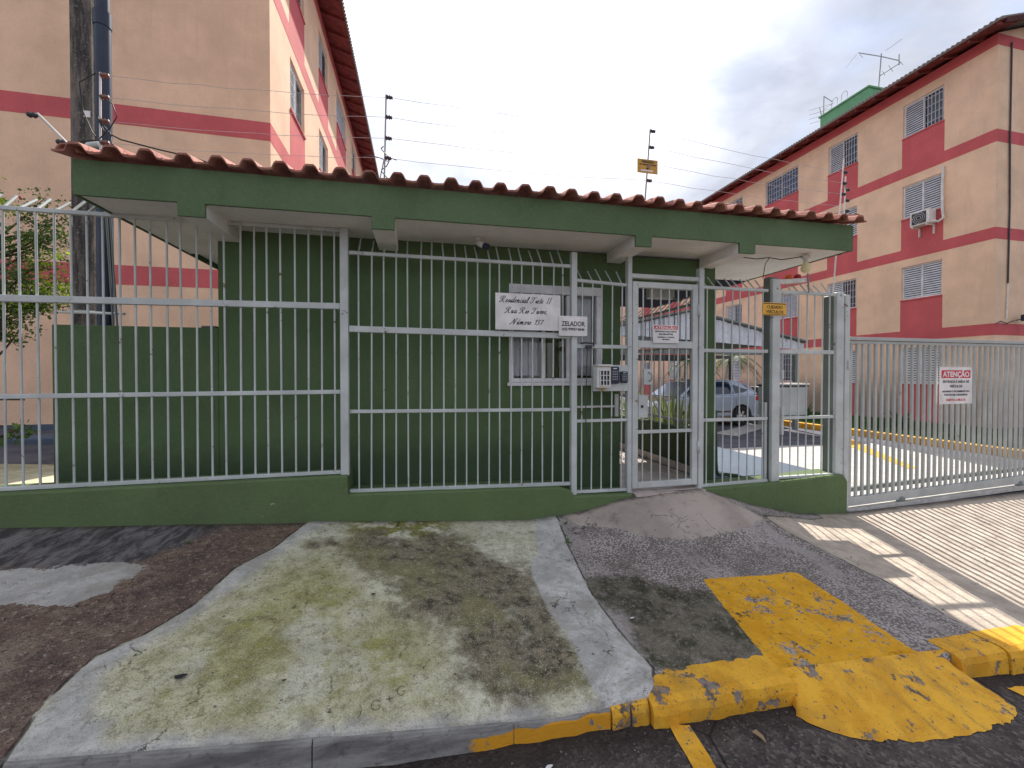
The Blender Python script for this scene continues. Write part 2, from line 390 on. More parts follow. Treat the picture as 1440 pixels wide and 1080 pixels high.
# sidewalk material: patches laid by several hands, each with its own edge
m = M('patched pavement concrete', .92, .15)
wob = m.math('MULTIPLY_ADD', m.noise(6, 6, .7), .16, -.08)
wob2 = m.math('MULTIPLY_ADD', m.noise(22, 5, .7), .05, -.025)
def mask(n_, wd=.012, amp=1.0, fine=True):
    v = m.math('ADD', m.attr(n_), m.math('MULTIPLY', wob, amp))
    if fine: v = m.math('ADD', v, wob2)
    return m.step(v, wd, -wd)
big = m.noise(1.6, 6, .6); med = m.noise(6, 7, .68); fin = m.noise(38, 5, .7); gr = m.noise(150, 3, .6)
dirv = m.noise(9, 6, .7, .5, m.scaled((1.6, .5, 1), (0, 0, 0), (0, 0, .5)))
# old brown pavement
x = m.mix(m.step(med, .36, .66), (.10, .072, .064), (.19, .135, .108))
x = m.mix(m.math('MULTIPLY', m.step(big, .46, .62), .55), x, (.23, .145, .105))
x = m.mix(m.math('MULTIPLY', m.step(m.noise(2.6, 7, .72, .4), .53, .63), .6), x, (.34, .27, .20))
x = m.mix(m.math('MULTIPLY', m.step(m.noise(16, 8, .8, .3), .52, .62), .6), x, (.26, .195, .14))
x = m.mix(m.math('MULTIPLY', m.step(m.noise(31, 8, .85, .3), .53, .59), .7), x, (.045, .032, .03))
x = m.mix(m.math('MULTIPLY', m.step(fin, .55, .66), .75), x, (.42, .36, .30))
x = m.mix(m.math('MULTIPLY', m.step(gr, .54, .62), .7), x, (.035, .028, .028))
x = m.mix(m.math('MULTIPLY', m.step(gr, .42, .34), .45), x, (.34, .28, .23))
dg = m.mix(m.step(dirv, .4, .62), (.055, .052, .058), (.20, .19, .19))
x = m.mix(m.math('MULTIPLY', mask('dgrey', .05, 2.0), .9), x, dg)
wh = m.mix(m.step(med, .33, .7), (.42, .41, .395), (.68, .665, .64))
wh = m.mix(m.math('MULTIPLY', m.step(m.noise(3.2, 7, .7, .8), .48, .60), .6), wh, (.34, .32, .27))
wh = m.mix(m.math('MULTIPLY', m.step(m.noise(19, 8, .8, .4), .53, .63), .6), wh, (.24, .225, .20))
wh = m.mix(m.math('MULTIPLY', m.step(dirv, .56, .72), .5), wh, (.30, .295, .30))
wh = m.mix(m.math('MULTIPLY', m.step(gr, .57, .65), .55), wh, (.20, .19, .18))
x = m.mix(mask('patch', .01, 2.6), x, m.mix(.25, wh, (.30, .27, .24)))
# old pebbled grey concrete to the right of the slab
rx = m.n('ShaderNodeSeparateXYZ'); m.t.links.new(m.co, rx.inputs[0])
peb = m.voro(62, 'F1'); pebm = m.step(m.math('ADD', peb, m.math('MULTIPLY', m.noise(4, 5), .7)), .70, .90)
pg = m.mix(pebm, (.46, .415, .395), (.185, .16, .15))
pg = m.mix(m.math('MULTIPLY', m.step(med, .5, .72), .5), pg, (.30, .275, .27))
pg = m.mix(m.math('MULTIPLY', m.step(m.noise(2.2, 6, .65, .3, m.scaled((1, .45, 1), (0, 0, 0), (0, 0, .35))), .50, .62), .75), pg, (.40, .365, .35))
pg = m.mix(m.math('MULTIPLY', m.step(m.noise(12, 7, .75), .55, .66), .5), pg, (.12, .10, .095))
x = m.mix(m.step(rx.outputs['X'], 1.0, 1.05), x, pg)
dk = m.mix(m.step(med, .38, .62), (.045, .046, .028), (.185, .165, .125))
dk = m.mix(m.math('MULTIPLY', m.step(big, .45, .62), .6), dk, (.055, .075, .025))
dk = m.mix(m.math('MULTIPLY', m.step(fin, .53, .64), .7), dk, (.30, .28, .23))
dk = m.mix(m.math('MULTIPLY', m.step(gr, .54, .62), .6), dk, (.025, .025, .018))
x = m.mix(m.math('MULTIPLY', m.step(m.math('ADD', m.math('ADD', m.attr('dark'), m.math('MULTIPLY_ADD', m.noise(3.3, 6, .65), .9, -.45)), wob), .06, -.10), .95), x, dk)
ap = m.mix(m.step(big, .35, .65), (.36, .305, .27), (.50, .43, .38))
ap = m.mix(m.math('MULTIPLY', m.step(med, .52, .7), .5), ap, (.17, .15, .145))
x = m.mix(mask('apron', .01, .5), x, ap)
# driveway
dr = m.mix(m.step(med, .35, .65), (.42, .355, .30), (.58, .50, .42))
dr = m.mix(m.math('MULTIPLY', m.step(dirv, .5, .72), .55), dr, (.25, .22, .21))
dr = m.mix(m.math('MULTIPLY', m.step(gr, .56, .66), .5), dr, (.20, .165, .14))
x = m.mix(mask('drive', .03, .6), x, dr)
# mossy slab
slb = m.mix(m.step(med, .3, .7), (.48, .465, .34), (.76, .74, .60))
slb = m.mix(m.math('MULTIPLY', m.step(m.noise(2.1, 6, .65, .6), .46, .64), .42), slb, (.42, .39, .22))
ms = m.mix(m.step(med, .35, .66), (.28, .26, .095), (.54, .51, .27))
ms = m.mix(m.math('MULTIPLY', m.step(m.noise(3.1, 6, .6), .50, .62), .7), ms, (.34, .33, .09))
slb = m.mix(m.math('MULTIPLY', mask('moss', .30, 3.0), m.step(m.noise(2.2, 6, .65), .32, .54)), slb, ms)
slb = m.mix(m.math('MULTIPLY', mask('moss_top', .10, 1.5), m.step(m.noise(8, 5, .6), .40, .52)), slb, (.22, .22, .035))
br = m.mix(m.step(m.noise(13, 7, .72), .38, .62), (.060, .048, .034), (.26, .22, .15))
br = m.mix(m.math('MULTIPLY', m.step(m.noise(2.2, 5, .6), .48, .62), .6), br, (.28, .26, .11))
slb = m.mix(m.math('MULTIPLY', m.step(m.math('ADD', m.math('ADD', m.attr('brown'), m.math('MULTIPLY_ADD', m.noise(3.0, 6, .65), .8, -.42)), wob), .12, -.12), m.step(m.noise(3.3, 6, .6), .20, .42)), slb, br)
slb = m.mix(m.math('MULTIPLY', m.step(m.noise(4, 7, .7, .6), .60, .70), .55), slb, (.16, .14, .08))
slb = m.mix(m.math('MULTIPLY', m.step(m.noise(17, 8, .8, .4), .52, .62), .6), slb, (.23, .20, .11))
slb = m.mix(m.math('MULTIPLY', m.step(m.noise(34, 8, .85, .3), .54, .60), .55), slb, (.17, .15, .085))
slb = m.mix(m.math('MULTIPLY', m.step(m.noise(29, 8, .85, .3), .44, .38), .4), slb, (.80, .78, .64))
slb = m.mix(m.math('MULTIPLY', m.step(fin, .58, .68), .45), slb, (.14, .12, .08))
slb = m.mix(m.math('MULTIPLY', m.step(gr, .56, .64), .6), slb, (.16, .14, .09))
slb = m.mix(m.math('MULTIPLY', m.step(gr, .44, .36), .35), slb, (.80, .78, .66))
slabm = mask('slab', .006, .14)
slb = m.mix(m.math('MULTIPLY', mask('white_l', .05, 1.6), .9), slb, wh)
slb = m.mix(mask('white_r', .012, .5), slb, wh)
x = m.mix(slabm, x, slb)
# paint
worn = m.math('MAXIMUM', m.math('MULTIPLY', m.step(m.math('ADD', m.math('ADD', m.math('MULTIPLY', m.noise(3.5, 5, .6), .5), m.math('MULTIPLY', m.noise(16, 7, .75), .5)), m.math('MULTIPLY', m.noise(70, 3), .12)), .612, .635), 1), m.math('MULTIPLY', m.step(m.noise(50, 4, .7, 0, m.scaled((.4, 1, 1), (0, 0, 0), (0, 0, .6))), .62, .64), .85))
ye = m.mix(m.step(med, .35, .65), (.70, .34, .02), (.85, .45, .035))
ye = m.mix(m.math('MULTIPLY', m.step(m.noise(17, 8, .8, .4), .50, .66), .45), ye, (.40, .25, .05))
ym = m.math('MULTIPLY', mask('yellow', .006, .15), m.math('SUBTRACT', 1, worn))
x = m.mix(ym, x, ye)
foot_dark = m.math('MULTIPLY', m.step(m.math('ADD', rx.outputs['Y'], m.math('MULTIPLY_ADD', m.noise(6, 6, .7), .22, -.11)), 3.54, 3.64), .8)  # pavement colour goes darker along the foot of the plinth
x = m.mix(foot_dark, x, (.05, .045, .035))
# joints and cracks
e1 = m.step(m.math('ABSOLUTE', m.math('ADD', m.attr('slab'), m.math('MULTIPLY', wob, .25))), .012, .003)
e2 = m.step(m.math('ABSOLUTE', m.math('ADD', m.attr('drive'), m.math('MULTIPLY', wob, .6))), .010, .003)
nzc = m.n('ShaderNodeTexNoise'); m.put(nzc.inputs['Vector'], m.co); nzc.inputs['Scale'].default_value = 5; nzc.inputs['Detail'].default_value = 6; nzc.inputs['Roughness'].default_value = .65
wv_ = m.n('ShaderNodeVectorMath', operation='MULTIPLY_ADD'); m.put(wv_.inputs[0], nzc.outputs['Color']); wv_.inputs[1].default_value = (.35, .35, 0); m.put(wv_.inputs[2], m.co)
crk = m.voro(1.7, 'DISTANCE_TO_EDGE', wv_.outputs[0])
e3 = m.math('MULTIPLY', m.step(crk, .004, .0005), m.math('MULTIPLY', m.step(m.noise(1.7, 3), .52, .56), m.step(m.noise(9, 3), .42, .5)))
crk2 = m.voro(6.5, 'DISTANCE_TO_EDGE', wv_.outputs[0])
e4 = m.math('MULTIPLY', m.step(crk2, .012, .002), m.step(m.noise(2.3, 4), .60, .64))
e3 = m.math('MAXIMUM', e3, m.math('MULTIPLY', e4, .8))
cr = m.math('MAXIMUM', m.math('MAXIMUM', m.math('MULTIPLY', e1, .8), m.math('MULTIPLY', e2, .8)), m.math('MULTIPLY', e3, .85))
cr = m.math('MULTIPLY', cr, m.step(m.noise(7, 4), .36, .5))
x = m.mix(cr, x, (.03, .026, .022))
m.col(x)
hb = m.math('ADD', m.math('ADD', m.math('MULTIPLY', med, 1.2), m.math('MULTIPLY', fin, .5)), m.math('MULTIPLY', gr, .25))
hb = m.math('SUBTRACT', hb, m.math('MULTIPLY', cr, .8))
m.bump(hb, .9, .014)
m_side = m.m
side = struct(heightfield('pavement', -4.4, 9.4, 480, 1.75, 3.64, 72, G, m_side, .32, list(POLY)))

def concrete(name, a, b, dark=(.12, .11, .10), sc=5, rough=.9):
    q = M(name, rough, .15)
    y = q.mix(q.step(q.noise(sc, 6, .65), .35, .65), a, b)
    y = q.mix(q.math('MULTIPLY', q.step(q.noise(sc * 5, 6, .7), .55, .68), .5), y, dark)
    q.col(y); q.bump(q.noise(sc * 6, 6, .7), .7, .01); return q.m
m_kgrey = concrete('grey kerb render', (.12, .115, .11), (.25, .24, .23), (.06, .055, .05), 5)
m_yardcon = concrete('pale yard concrete', (.42, .40, .26), (.62, .58, .42), (.20, .22, .06), 3)  # paler and yellower than the asphalt around it
m_whitecon = concrete('pale driveway concrete', (.40, .39, .375), (.56, .55, .53), (.25, .24, .23), 6)
# asphalt
q = M('old asphalt', .95, .1)
ag = q.voro(60, 'F1', None, 'Color'); agb = q.n('ShaderNodeRGBToBW'); q.t.links.new(ag, agb.inputs[0])
y = q.mix(q.step(q.noise(5, 6, .7), .35, .65), (.060, .052, .052), (.115, .098, .092))
y = q.mix(q.math('MULTIPLY', q.step(agb.outputs[0], .55, .85), .55), y, (.24, .20, .18))
y = q.mix(q.math('MULTIPLY', q.step(q.noise(70, 3), .6, .68), .6), y, (.02, .018, .02))
ck = q.step(q.voro(.9, 'DISTANCE_TO_EDGE', q.mix(.1, q.co, q.n('ShaderNodeTexNoise').outputs['Color'])), .007, .002)
y = q.mix(q.math('MULTIPLY', ck, .8), y, (.012, .01, .012))
sy_ = q.n('ShaderNodeSeparateXYZ'); q.t.links.new(q.co, sy_.inputs[0])
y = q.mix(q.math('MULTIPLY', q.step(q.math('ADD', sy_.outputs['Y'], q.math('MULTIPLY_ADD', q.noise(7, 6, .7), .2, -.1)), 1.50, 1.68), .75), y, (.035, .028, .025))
q.col(y); q.bump(q.math('ADD', q.voro(60, 'F1'), q.noise(30, 5)), .8, .012); m_asph = q.m
q = M('smooth inner asphalt', .9, .15)
q.col(q.mix(q.step(q.noise(2, 6, .65), .35, .65), (.085, .088, .11), (.14, .142, .17))); q.bump(q.noise(70, 4), .5, .01); m_asph2 = q.m
def yellow_paint(name, amt=.60, gap=(.12, .10, .09)):
    q = M(name, .75, .3)
    y = q.mix(q.step(q.noise(6, 5, .6), .35, .65), (.68, .33, .02), (.86, .46, .04))
    wv = q.math('MAXIMUM', q.step(q.noise(7, 7, .72), amt, amt + .03), q.step(q.noise(42, 4, .7), .64, .66))
    y = q.mix(wv, y, q.mix(q.step(q.noise(25, 4), .4, .6), gap, k(gap, 2.2)))
    y = q.mix(q.math('MULTIPLY', q.step(q.noise(2.6, 7, .7, .4), .48, .66), .38), y, (.36, .22, .06))
    y = q.mix(q.math('MULTIPLY', q.step(q.noise(9, 8, .8, .3, q.scaled((1.6, .35, 1), (0, 0, 0), (0, 0, .5))), .54, .68), .6), y, (.20, .15, .07))
    y = q.mix(q.math('MULTIPLY', q.step(q.noise(120, 3, .6), .62, .68), .6), y, (.16, .10, .04))
    q.col(y); q.bump(q.math('ADD', q.noise(35, 6, .7), q.math('MULTIPLY', wv, -.5)), .6, .006); return q.m
m_yel = yellow_paint('worn yellow kerb paint', .572)
m_yel2 = yellow_paint('worn yellow line paint', .56, (.08, .07, .07))
m_yel3 = yellow_paint('fresh yellow paint', .70)

def SG(X, Y):     # street surface, gutter then gentle camber
    t = max(0, 1.75 - Y)
    return itp(X, SX, SZ) + .012 * min(t, 4)
struct(heightfield('street', -8, 14, 110, -7, 1.80, 50, SG, m_asph, None, None))
gm = MB()
gm.add([(-400, -400, -1.2), (400, -400, -1.2), (400, -7, -1.2), (-400, -7, -1.2)], [(0, 1, 2, 3)])
gm.add([(-400, 3.6, -1.2), (400, 3.6, -1.2), (400, 600, -1.2), (-400, 600, -1.2)], [(0, 1, 2, 3)])
gm.add([(-400, -7, -1.2), (400, -7, -1.2), (400, 3.6, -1.2), (-400, 3.6, -1.2)], [(0, 1, 2, 3)])
struct(part('ground', gm, m_asph))

# kerb stones: left run is rendered grey, right ones are painted yellow
kerb = bpy.data.objects.new('kerb', None); C.objects.link(kerb); kerb['kind'] = 'structure'
def kerbstone(x0, x1, mat, y0=1.735, y1=1.80, lift=-.003, n=10, bev=.012, low=.3, tilt=0):
    mb = MB(); vs = []; fs = []
    for i in range(n + 1):
        X = x0 + (x1 - x0) * i / n; jz = .006 * mnoise.noise(Vector((X * 13, 0, 3))); jy = .012 * mnoise.noise(Vector((X * 11, 7, 0))) + .006 * mnoise.noise(Vector((X * 41, 7, 0)))
        zt = G(X, 1.78) + lift + jz + tilt * (X - (x0 + x1) / 2)
        vs += [(X, y0 + jy - .012, zt - low), (X, y0 + jy, zt - bev * 1.5), (X, y0 + jy + bev * .4, zt - bev * .45), (X, y0 + jy + bev * 1.4, zt), (X, y1, zt + .001), (X, y1, zt - .1)]
    for i in range(n):
        for j in range(5): a = i * 6 + j; fs.append((a, a + 6, a + 7, a + 1))
    fs.append((0, 1, 2, 3, 4, 5)); fs.append(tuple(n * 6 + j for j in (5, 4, 3, 2, 1, 0)))
    mb.add(vs, fs); return part('kerb_stone', mb, mat, kerb)
q = M('grey kerb with yellow remains', .9, .15)
y = q.mix(q.step(q.noise(4, 6, .65, 0, q.scaled((.6, 1, 3))), .35, .65), (.16, .155, .15), (.34, .33, .32))
y = q.mix(q.math('MULTIPLY', q.step(q.noise(20, 6, .7), .55, .68), .5), y, (.07, .065, .06))
sp = q.n('ShaderNodeSeparateXYZ'); q.t.links.new(q.co, sp.inputs[0])
zl = q.math('ADD', sp.outputs['Z'], q.math('MULTIPLY_ADD', q.noise(8, 5, .7), .05, -.025))
ybm = q.math('MULTIPLY', q.step(zl, .035, .03), q.math('MULTIPLY', q.step(q.math('ADD', sp.outputs['X'], q.math('MULTIPLY', q.noise(9, 5, .7), .25)), .30, .36), q.step(q.noise(12, 5, .7), .62, .6)))
y = q.mix(ybm, y, (.72, .34, .03)); q.col(y); q.bump(q.noise(30, 6, .7), .7, .01); m_kmix = q.m
for a, b in [(-4.4, -3.4), (-3.39, -2.4), (-2.39, -1.41)]: kerbstone(a, b, m_kgrey)
for a, b in [(-1.40, -.42), (-.414, .40), (.404, .86)]: kerbstone(a, b, m_kmix, low=.32, n=8)
kerbstone(.868, .962, m_yel, 1.725, 1.85, .008, 6, .028)
kerbstone(.969, 1.055, m_yel, 1.72, 1.88, .010, 6, .03, tilt=.02)
kerbstone(1.062, 1.86, m_yel, 1.69, 1.895, .010, 40, .035)
kerbstone(3.035, 3.40, m_yel, 1.70, 1.87, .010, 20, .03)
for i in range(7): kerbstone(3.413 + i * .9, 4.305 + i * .9, m_yel, 1.69, 1.88, .011, 40, .03)

# yellow dropped ramp that fans out over the gutter
ro = [(1.86, 1.72), (1.80, 1.60), (1.87, 1.50), (2.0, 1.43), (2.2, 1.39), (2.45, 1.375), (2.7, 1.38), (2.9, 1.40), (3.02, 1.46), (3.07, 1.56), (3.03, 1.72)]
mb = MB(); vs = []; fs = []; NS = 90; NT = 14
ro_a = np.array(ro); cum = np.concatenate([[0], np.cumsum(np.hypot(*np.diff(ro_a, axis=0).T))]); cum /= cum[-1]
for i in range(NS + 1):
    s_ = i / NS; ox = np.interp(s_, cum, ro_a[:, 0]); oy = np.interp(s_, cum, ro_a[:, 1])
    ox += .02 * mnoise.noise(Vector((s_ * 14, 0, 0))) + .012 * mnoise.noise(Vector((s_ * 60, 0, 0))); oy += .02 * mnoise.noise(Vector((s_ * 14, 5, 0))) + .016 * mnoise.noise(Vector((s_ * 55, 5, 0)))
    ix = 1.86 + s_ * 1.17
    for j in range(NT + 1):
        t = j / NT; X = ix + (ox - ix) * t; Y = 1.78 + (oy + .02 - 1.78) * t
        e = min(1, 4 * t * 1.0)
        z0 = G(X, 1.78) + .013; z1 = SG(ox, oy) + .004
        z = z0 + (z1 - z0) * (1.12 * t - .12 * t * t if t < .9 else .9108 + (t - .9) * .892) + .003 * mnoise.noise(Vector((X * 8, Y * 8, 1)))
        vs.append((X, Y, z))
for i in range(NS):
    for j in range(NT): a = i * (NT + 1) + j; fs.append((a, a + 1, a + NT + 2, a + NT + 1))
mb.add(vs, fs, True); ramp_o = struct(part('kerb_ramp', mb, m_yel))

def sheet(name, pts, zf, mat, lift=.004, parent=None, grid=8, jag=.01):    # quad draped on a surface
    (ax, ay), (bx, by), (cx_, cy_), (dx, dy) = pts; mb = MB(); vs = []; fs = []
    for i in range(grid + 1):
        for j in range(grid + 1):
            u, v = i / grid, j / grid
            X = (ax * (1 - u) + bx * u) * (1 - v) + (dx * (1 - u) + cx_ * u) * v; Y = (ay * (1 - u) + by * u) * (1 - v) + (dy * (1 - u) + cy_ * u) * v
            X += jag * mnoise.noise(Vector((X * 20, Y * 20, 0))); Y += jag * mnoise.noise(Vector((X * 20, Y * 20, 9)))
            vs.append((X, Y, zf(X, Y) + lift))
    for i in range(grid):
        for j in range(grid): a = i * (grid + 1) + j; fs.append((a, a + grid + 1, a + grid + 2, a + 1))
    mb.add(vs, fs, True); return part(name, mb, mat, parent)
struct(sheet('road_marking', [(1.135, 1.69), (1.235, 1.68), (1.10, .6), (1.0, .6)], SG, m_yel2, .006, None, 14))
struct(sheet('road_marking', [(3.20, 1.60), (3.32, 1.60), (3.5, .5), (3.38, .5)], SG, m_yel2, .006, None, 14))

# inside ground
def IG(X, Y):
    b = itp(X, BX, BZ); i = itp(X, IX, IZ); t = sst(3.7, 5.2, Y); return b * (1 - t) + i * t
struct(heightfield('inner_road', -14, 16, 90, 3.64, 34, 90, IG, m_asph2, None, None))
for nm, pts, mt in [('driveway', [(4.6, 3.66), (9.6, 3.66), (10.6, 7.7), (5.2, 7.2)], m_whitecon), ('driveway', [(3.25, 3.9), (4.58, 3.66), (5.18, 7.45), (3.2, 7.4)], m_whitecon),
                    ('yard_path', [(-9, 4.0), (-2.9, 4.0), (-2.9, 5.6), (-9, 5.9)], m_yardcon)]:
    struct(sheet(nm, pts, IG, mt, .012, None, 16, .03))
struct(sheet('driveway_strip', [(7.9, 8.9), (13.2, 12.6), (13.2, 13.3), (7.6, 9.4)], IG, m_whitecon, .012, None, 10))
struct(sheet('yellow_line', [(10.0, 8.05), (10.8, 8.3), (8.16, 5.17), (7.93, 5.17)], IG, m_yel3, .018, None, 16, .01))
# yellow kerb and lawn along the right block
ik = bpy.data.objects.new('inner_kerb', None); C.objects.link(ik); ik['kind'] = 'structure'
for i in range(19):
    y0 = 4.2 + i * .62
    mb = MB(); mb.box(11.55, 11.72, y0, y0 + .61, -.2, IG(11.1, y0) + .17); part('kerb_stone', mb, m_yel3, ik, .012)
mb = MB(); mb.box(11.72, 15.85, 4.2, 16.0, -.25, .05); struct(part('lawn', mb, m_grass))

# ------------------------------------------------------------------ apartment blocks
def rects_minus(y0, y1, z0, z1, holes):
    ys = sorted({y0, y1, *[h[0] for h in holes], *[h[1] for h in holes]}); zs = sorted({z0, z1, *[h[2] for h in holes], *[h[3] for h in holes]})
    out = []
    for a, b in zip(ys, ys[1:]):
        for c_, d in zip(zs, zs[1:]):
            my, mz = (a + b) / 2, (c_ + d) / 2
            if not any(h[0] < my < h[1] and h[2] < mz < h[3] for h in holes): out.append((a, b, c_, d))
    return out
def block_window(par, x0, s, y0, y1, z0, z1, kind):
    """window set in the side wall at X=x0; s=+1 when the wall body lies at +X"""
    f = MB(); d0, d1 = sorted((x0 + s * .055, x0 + s * .10)); t = .045
    f.box(d0, d1, y0 + .002, y1 - .002, z0 + .002, z0 + t); f.box(d0, d1, y0 + .002, y1 - .002, z1 - t, z1 - .002)
    f.box(d0, d1, y0 + .002, y0 + t, z0 + t, z1 - t); f.box(d0, d1, y1 - t, y1 - .002, z0 + t, z1 - t)
    ym = (y0 + y1) / 2; f.box(d0, d1, ym - .02, ym + .02, z0 + t, z1 - t)
    fo = part('window', f, m_alu, par)
    g_ = MB(); xg = x0 + s * .12; g_.box(min(xg, xg + s * .01), max(xg, xg + s * .01), y0 + .003, y1 - .003, z0 + .003, z1 - .003)
    part('pane', g_, {'g': m_bglass, 'c': m_curtain}.get(kind[-1], m_wglass), fo)
    def louvre(a, b):
        l = MB(); n = 14
        for i in range(n):
            zc_ = z0 + t + (z1 - z0 - 2 * t) * (i + .5) / n
            l.add([(x0 + s * .05, a, zc_ - .028), (x0 + s * .05, b, zc_ - .028), (x0 + s * .07, b, zc_ + .022), (x0 + s * .07, a, zc_ + .022)], [(0, 1, 2, 3)])
        part('louvre', l, m_louvre, fo)
    if 'S' in kind: louvre(y0 + t, ym - .02); louvre(ym + .02, y1 - t)
    if 'L' in kind: louvre(ym + .02, y1 - t)
    if 'G' in kind or 'L' in kind:
        gr_ = MB(); a, b = (y0 + t, ym - .02) if 'L' in kind else (y0 + t, y1 - t)
        nx_ = 5 if 'L' in kind else 12
        xa, xb = sorted((x0 + s * .03, x0 + s * .045))
        for i in range(nx_ + 1):
            yy = a + (b - a) * i / nx_; gr_.box(xa, xb, yy - .007, yy + .007, z0 + t, z1 - t)
        for i in range(4):
            z_ = z0 + t + (z1 - z0 - 2 * t) * (i + .5) / 4; gr_.box(xa, xb, a, b, z_ - .006, z_ + .006)
        part('grille', gr_, m_louvre, fo)
    sm_ = MB(); xa, xb = sorted((x0 - s * .03, x0 + s * .05)); sm_.box(xa, xb, y0 - .02, y1 + .02, z0 - .035, z0 - .002); part('sill', sm_, m_red, fo)

def apartment(label, x0, s, dz, base, wallmat, kinds):
    Y0, Y1 = 8.3, 31.0; W = 10.5
    t = thing('apartment_block', label, 'apartment block', (x0 + s * W / 2, (Y0 + Y1) / 2, base))
    cols = [(9.5, 10.6), (12.06, 13.17), (14.5, 16.2), (17.6, 18.7), (20.1, 21.2), (22.6, 23.7), (26.0, 27.1)]
    floors = [(1.3, 2.5), (4.1, 5.2), (6.8, 7.9), (9.5, 10.6)]
    top = 11.2 + dz
    holes = [(a, b, c_ + dz, d + dz) for a, b in cols for c_, d in floors]
    wl = MB(); D = .13
    for a, b, c_, d in rects_minus(Y0, Y1, base - .5, top, holes):
        wl.add([(x0, a, c_), (x0, b, c_), (x0, b, d), (x0, a, d)], [(0, 1, 2, 3) if s < 0 else (3, 2, 1, 0)])
    for a, b, c_, d in holes:      # reveals
        q_ = [(a, c_), (b, c_), (b, d), (a, d)]
        for i in range(4):
            (p, r), (u, v) = q_[i], q_[(i + 1) % 4]
            wl.add([(x0, p, r), (x0, u, v), (x0 + s * D, u, v), (x0 + s * D, p, r)], [(0, 1, 2, 3)])
        wl.add([(x0 + s * D, a, c_), (x0 + s * D, b, c_), (x0 + s * D, b, d), (x0 + s * D, a, d)], [(0, 1, 2, 3)])
    xe = x0 + s * W; rise = 1.75; xr = x0 + s * W / 2
    for Y in (Y0, Y1):
        wl.add([(x0, Y, base - .5), (xe, Y, base - .5), (xe, Y, top), (xr, Y, top + rise), (x0, Y, top)], [(0, 1, 2, 3, 4)])
    wl.add([(xe, Y0, base - .5), (xe, Y1, base - .5), (xe, Y1, top), (xe, Y0, top)], [(0, 1, 2, 3)])
    me = wl.mesh('wall', wallmat); o = link('wall', me, t); o.matrix_parent_inverse = Matrix.Translation(-Vector(t.location))
    P = .004
    for i, (a, b) in enumerate([(2.73, 3.06), (5.45, 5.78), (8.18, 8.53), (10.88, 11.198)]):
        bd = MB(); za, zb = a + dz, b + dz
        xa, xb = sorted((x0 - s * P, x0 + s * .02)); bd.box(xa, xb, Y0 - P, Y1, za, zb)
        xa, xb = sorted((x0 + s * .02, xe)); bd.box(xa, xb, Y0 - P, Y0 + .02, za, zb)
        part('painted_band', bd, m_red, t)
    for ci, (a, b) in enumerate(cols):
        for fi, (c_, d) in enumerate(floors):
            zt = c_ + dz - .036; zb = [base - .05, 3.06 + dz, 5.78 + dz, 8.53 + dz][fi] + .001
            pn = MB(); xa, xb = sorted((x0 - s * P, x0 + s * .02)); pn.box(xa, xb, a - .02, b + .02, zb, zt)
            part('painted_panel', pn, m_red, t)
            block_window(t, x0, s, a, b, c_ + dz, d + dz, kinds[(ci, fi)] if (ci, fi) in kinds else ('L', 'S', 'Lg', 'Gc')[(ci * 3 + fi * 5 + (ci == 2) * 3) % 4] if ci != 2 else 'Gc')
    # corner downpipe, skirting
    sk = MB(); xa, xb = sorted((x0 - s * .012, xe)); sk.box(xa, xb, Y0 - .012, Y1, base - .3, base + .12); part('skirting', sk, m_tar, t)
    # roof: soffit boards, rafters, sheeting
    OV = .66; sl_ = .30
    def zr(u): return top + .02 + sl_ * u      # u = distance inward from the side wall
    for sd_ in (0, 1):
        rf = MB(); ua = -OV; ub = W / 2
        fx = (lambda u: x0 + s * u) if sd_ == 0 else (lambda u: xe - s * u)
        vs = []; n = 8
        for Y in (Y0 - .42, Y1 + .4):
            vs += [(fx(ua), Y, zr(ua) + .10), (fx(ub), Y, zr(ub) + .10), (fx(ub), Y, zr(ub) + .17), (fx(ua), Y, zr(ua) + .17)]
        rf.add(vs, [(0, 1, 2, 3), (7, 6, 5, 4), (0, 4, 5, 1), (1, 5, 6, 2), (2, 6, 7, 3), (3, 7, 4, 0)])
        ro_ = part('roof', rf, m_fibre, t)
        if sd_ == 0:
            so_ = MB(); vs = []
            for Y in (Y0 - .40, Y1 + .38): vs += [(fx(ua + .03), Y, zr(ua + .03) + .07), (fx(.3), Y, zr(.3) + .07), (fx(.3), Y, zr(.3) + .098), (fx(ua + .03), Y, zr(ua + .03) + .098)]
            so_.add(vs, [(0, 1, 2, 3), (7, 6, 5, 4), (0, 4, 5, 1), (1, 5, 6, 2), (2, 6, 7, 3), (3, 7, 4, 0)]); part('soffit', so_, m_timber, ro_)
            Y = Y0 - .36
            while Y < Y1:
                r_ = MB(); vs = []
                for yy in (Y, Y + .06): vs += [(fx(ua + .04), yy, zr(ua + .04) - .0), (fx(.02), yy, zr(.02) - .03), (fx(.02), yy, zr(.02) + .069), (fx(ua + .04), yy, zr(ua + .04) + .069)]
                r_.add(vs, [(0, 1, 2, 3), (7, 6, 5, 4), (0, 4, 5, 1), (1, 5, 6, 2), (2, 6, 7, 3), (3, 7, 4, 0)]); part('rafter', r_, m_timber, ro_)
                Y += .62
            # scalloped sheet edge
            ed = MB(); n = 200
            for i in range(n):
                yy = Y0 - .42 + (Y1 - Y0 + .82) * i / n; ed.tube([(fx(ua - .015), yy + .1, zr(ua - .02) + .16), (fx(ua + .5), yy + .1, zr(ua + .5) + .16)], .035, 6, True)
            e_ = part('sheet_edge', ed, m_fibre, ro_); e_['kind'] = 'stuff'
    fb = MB(); za = top - .30
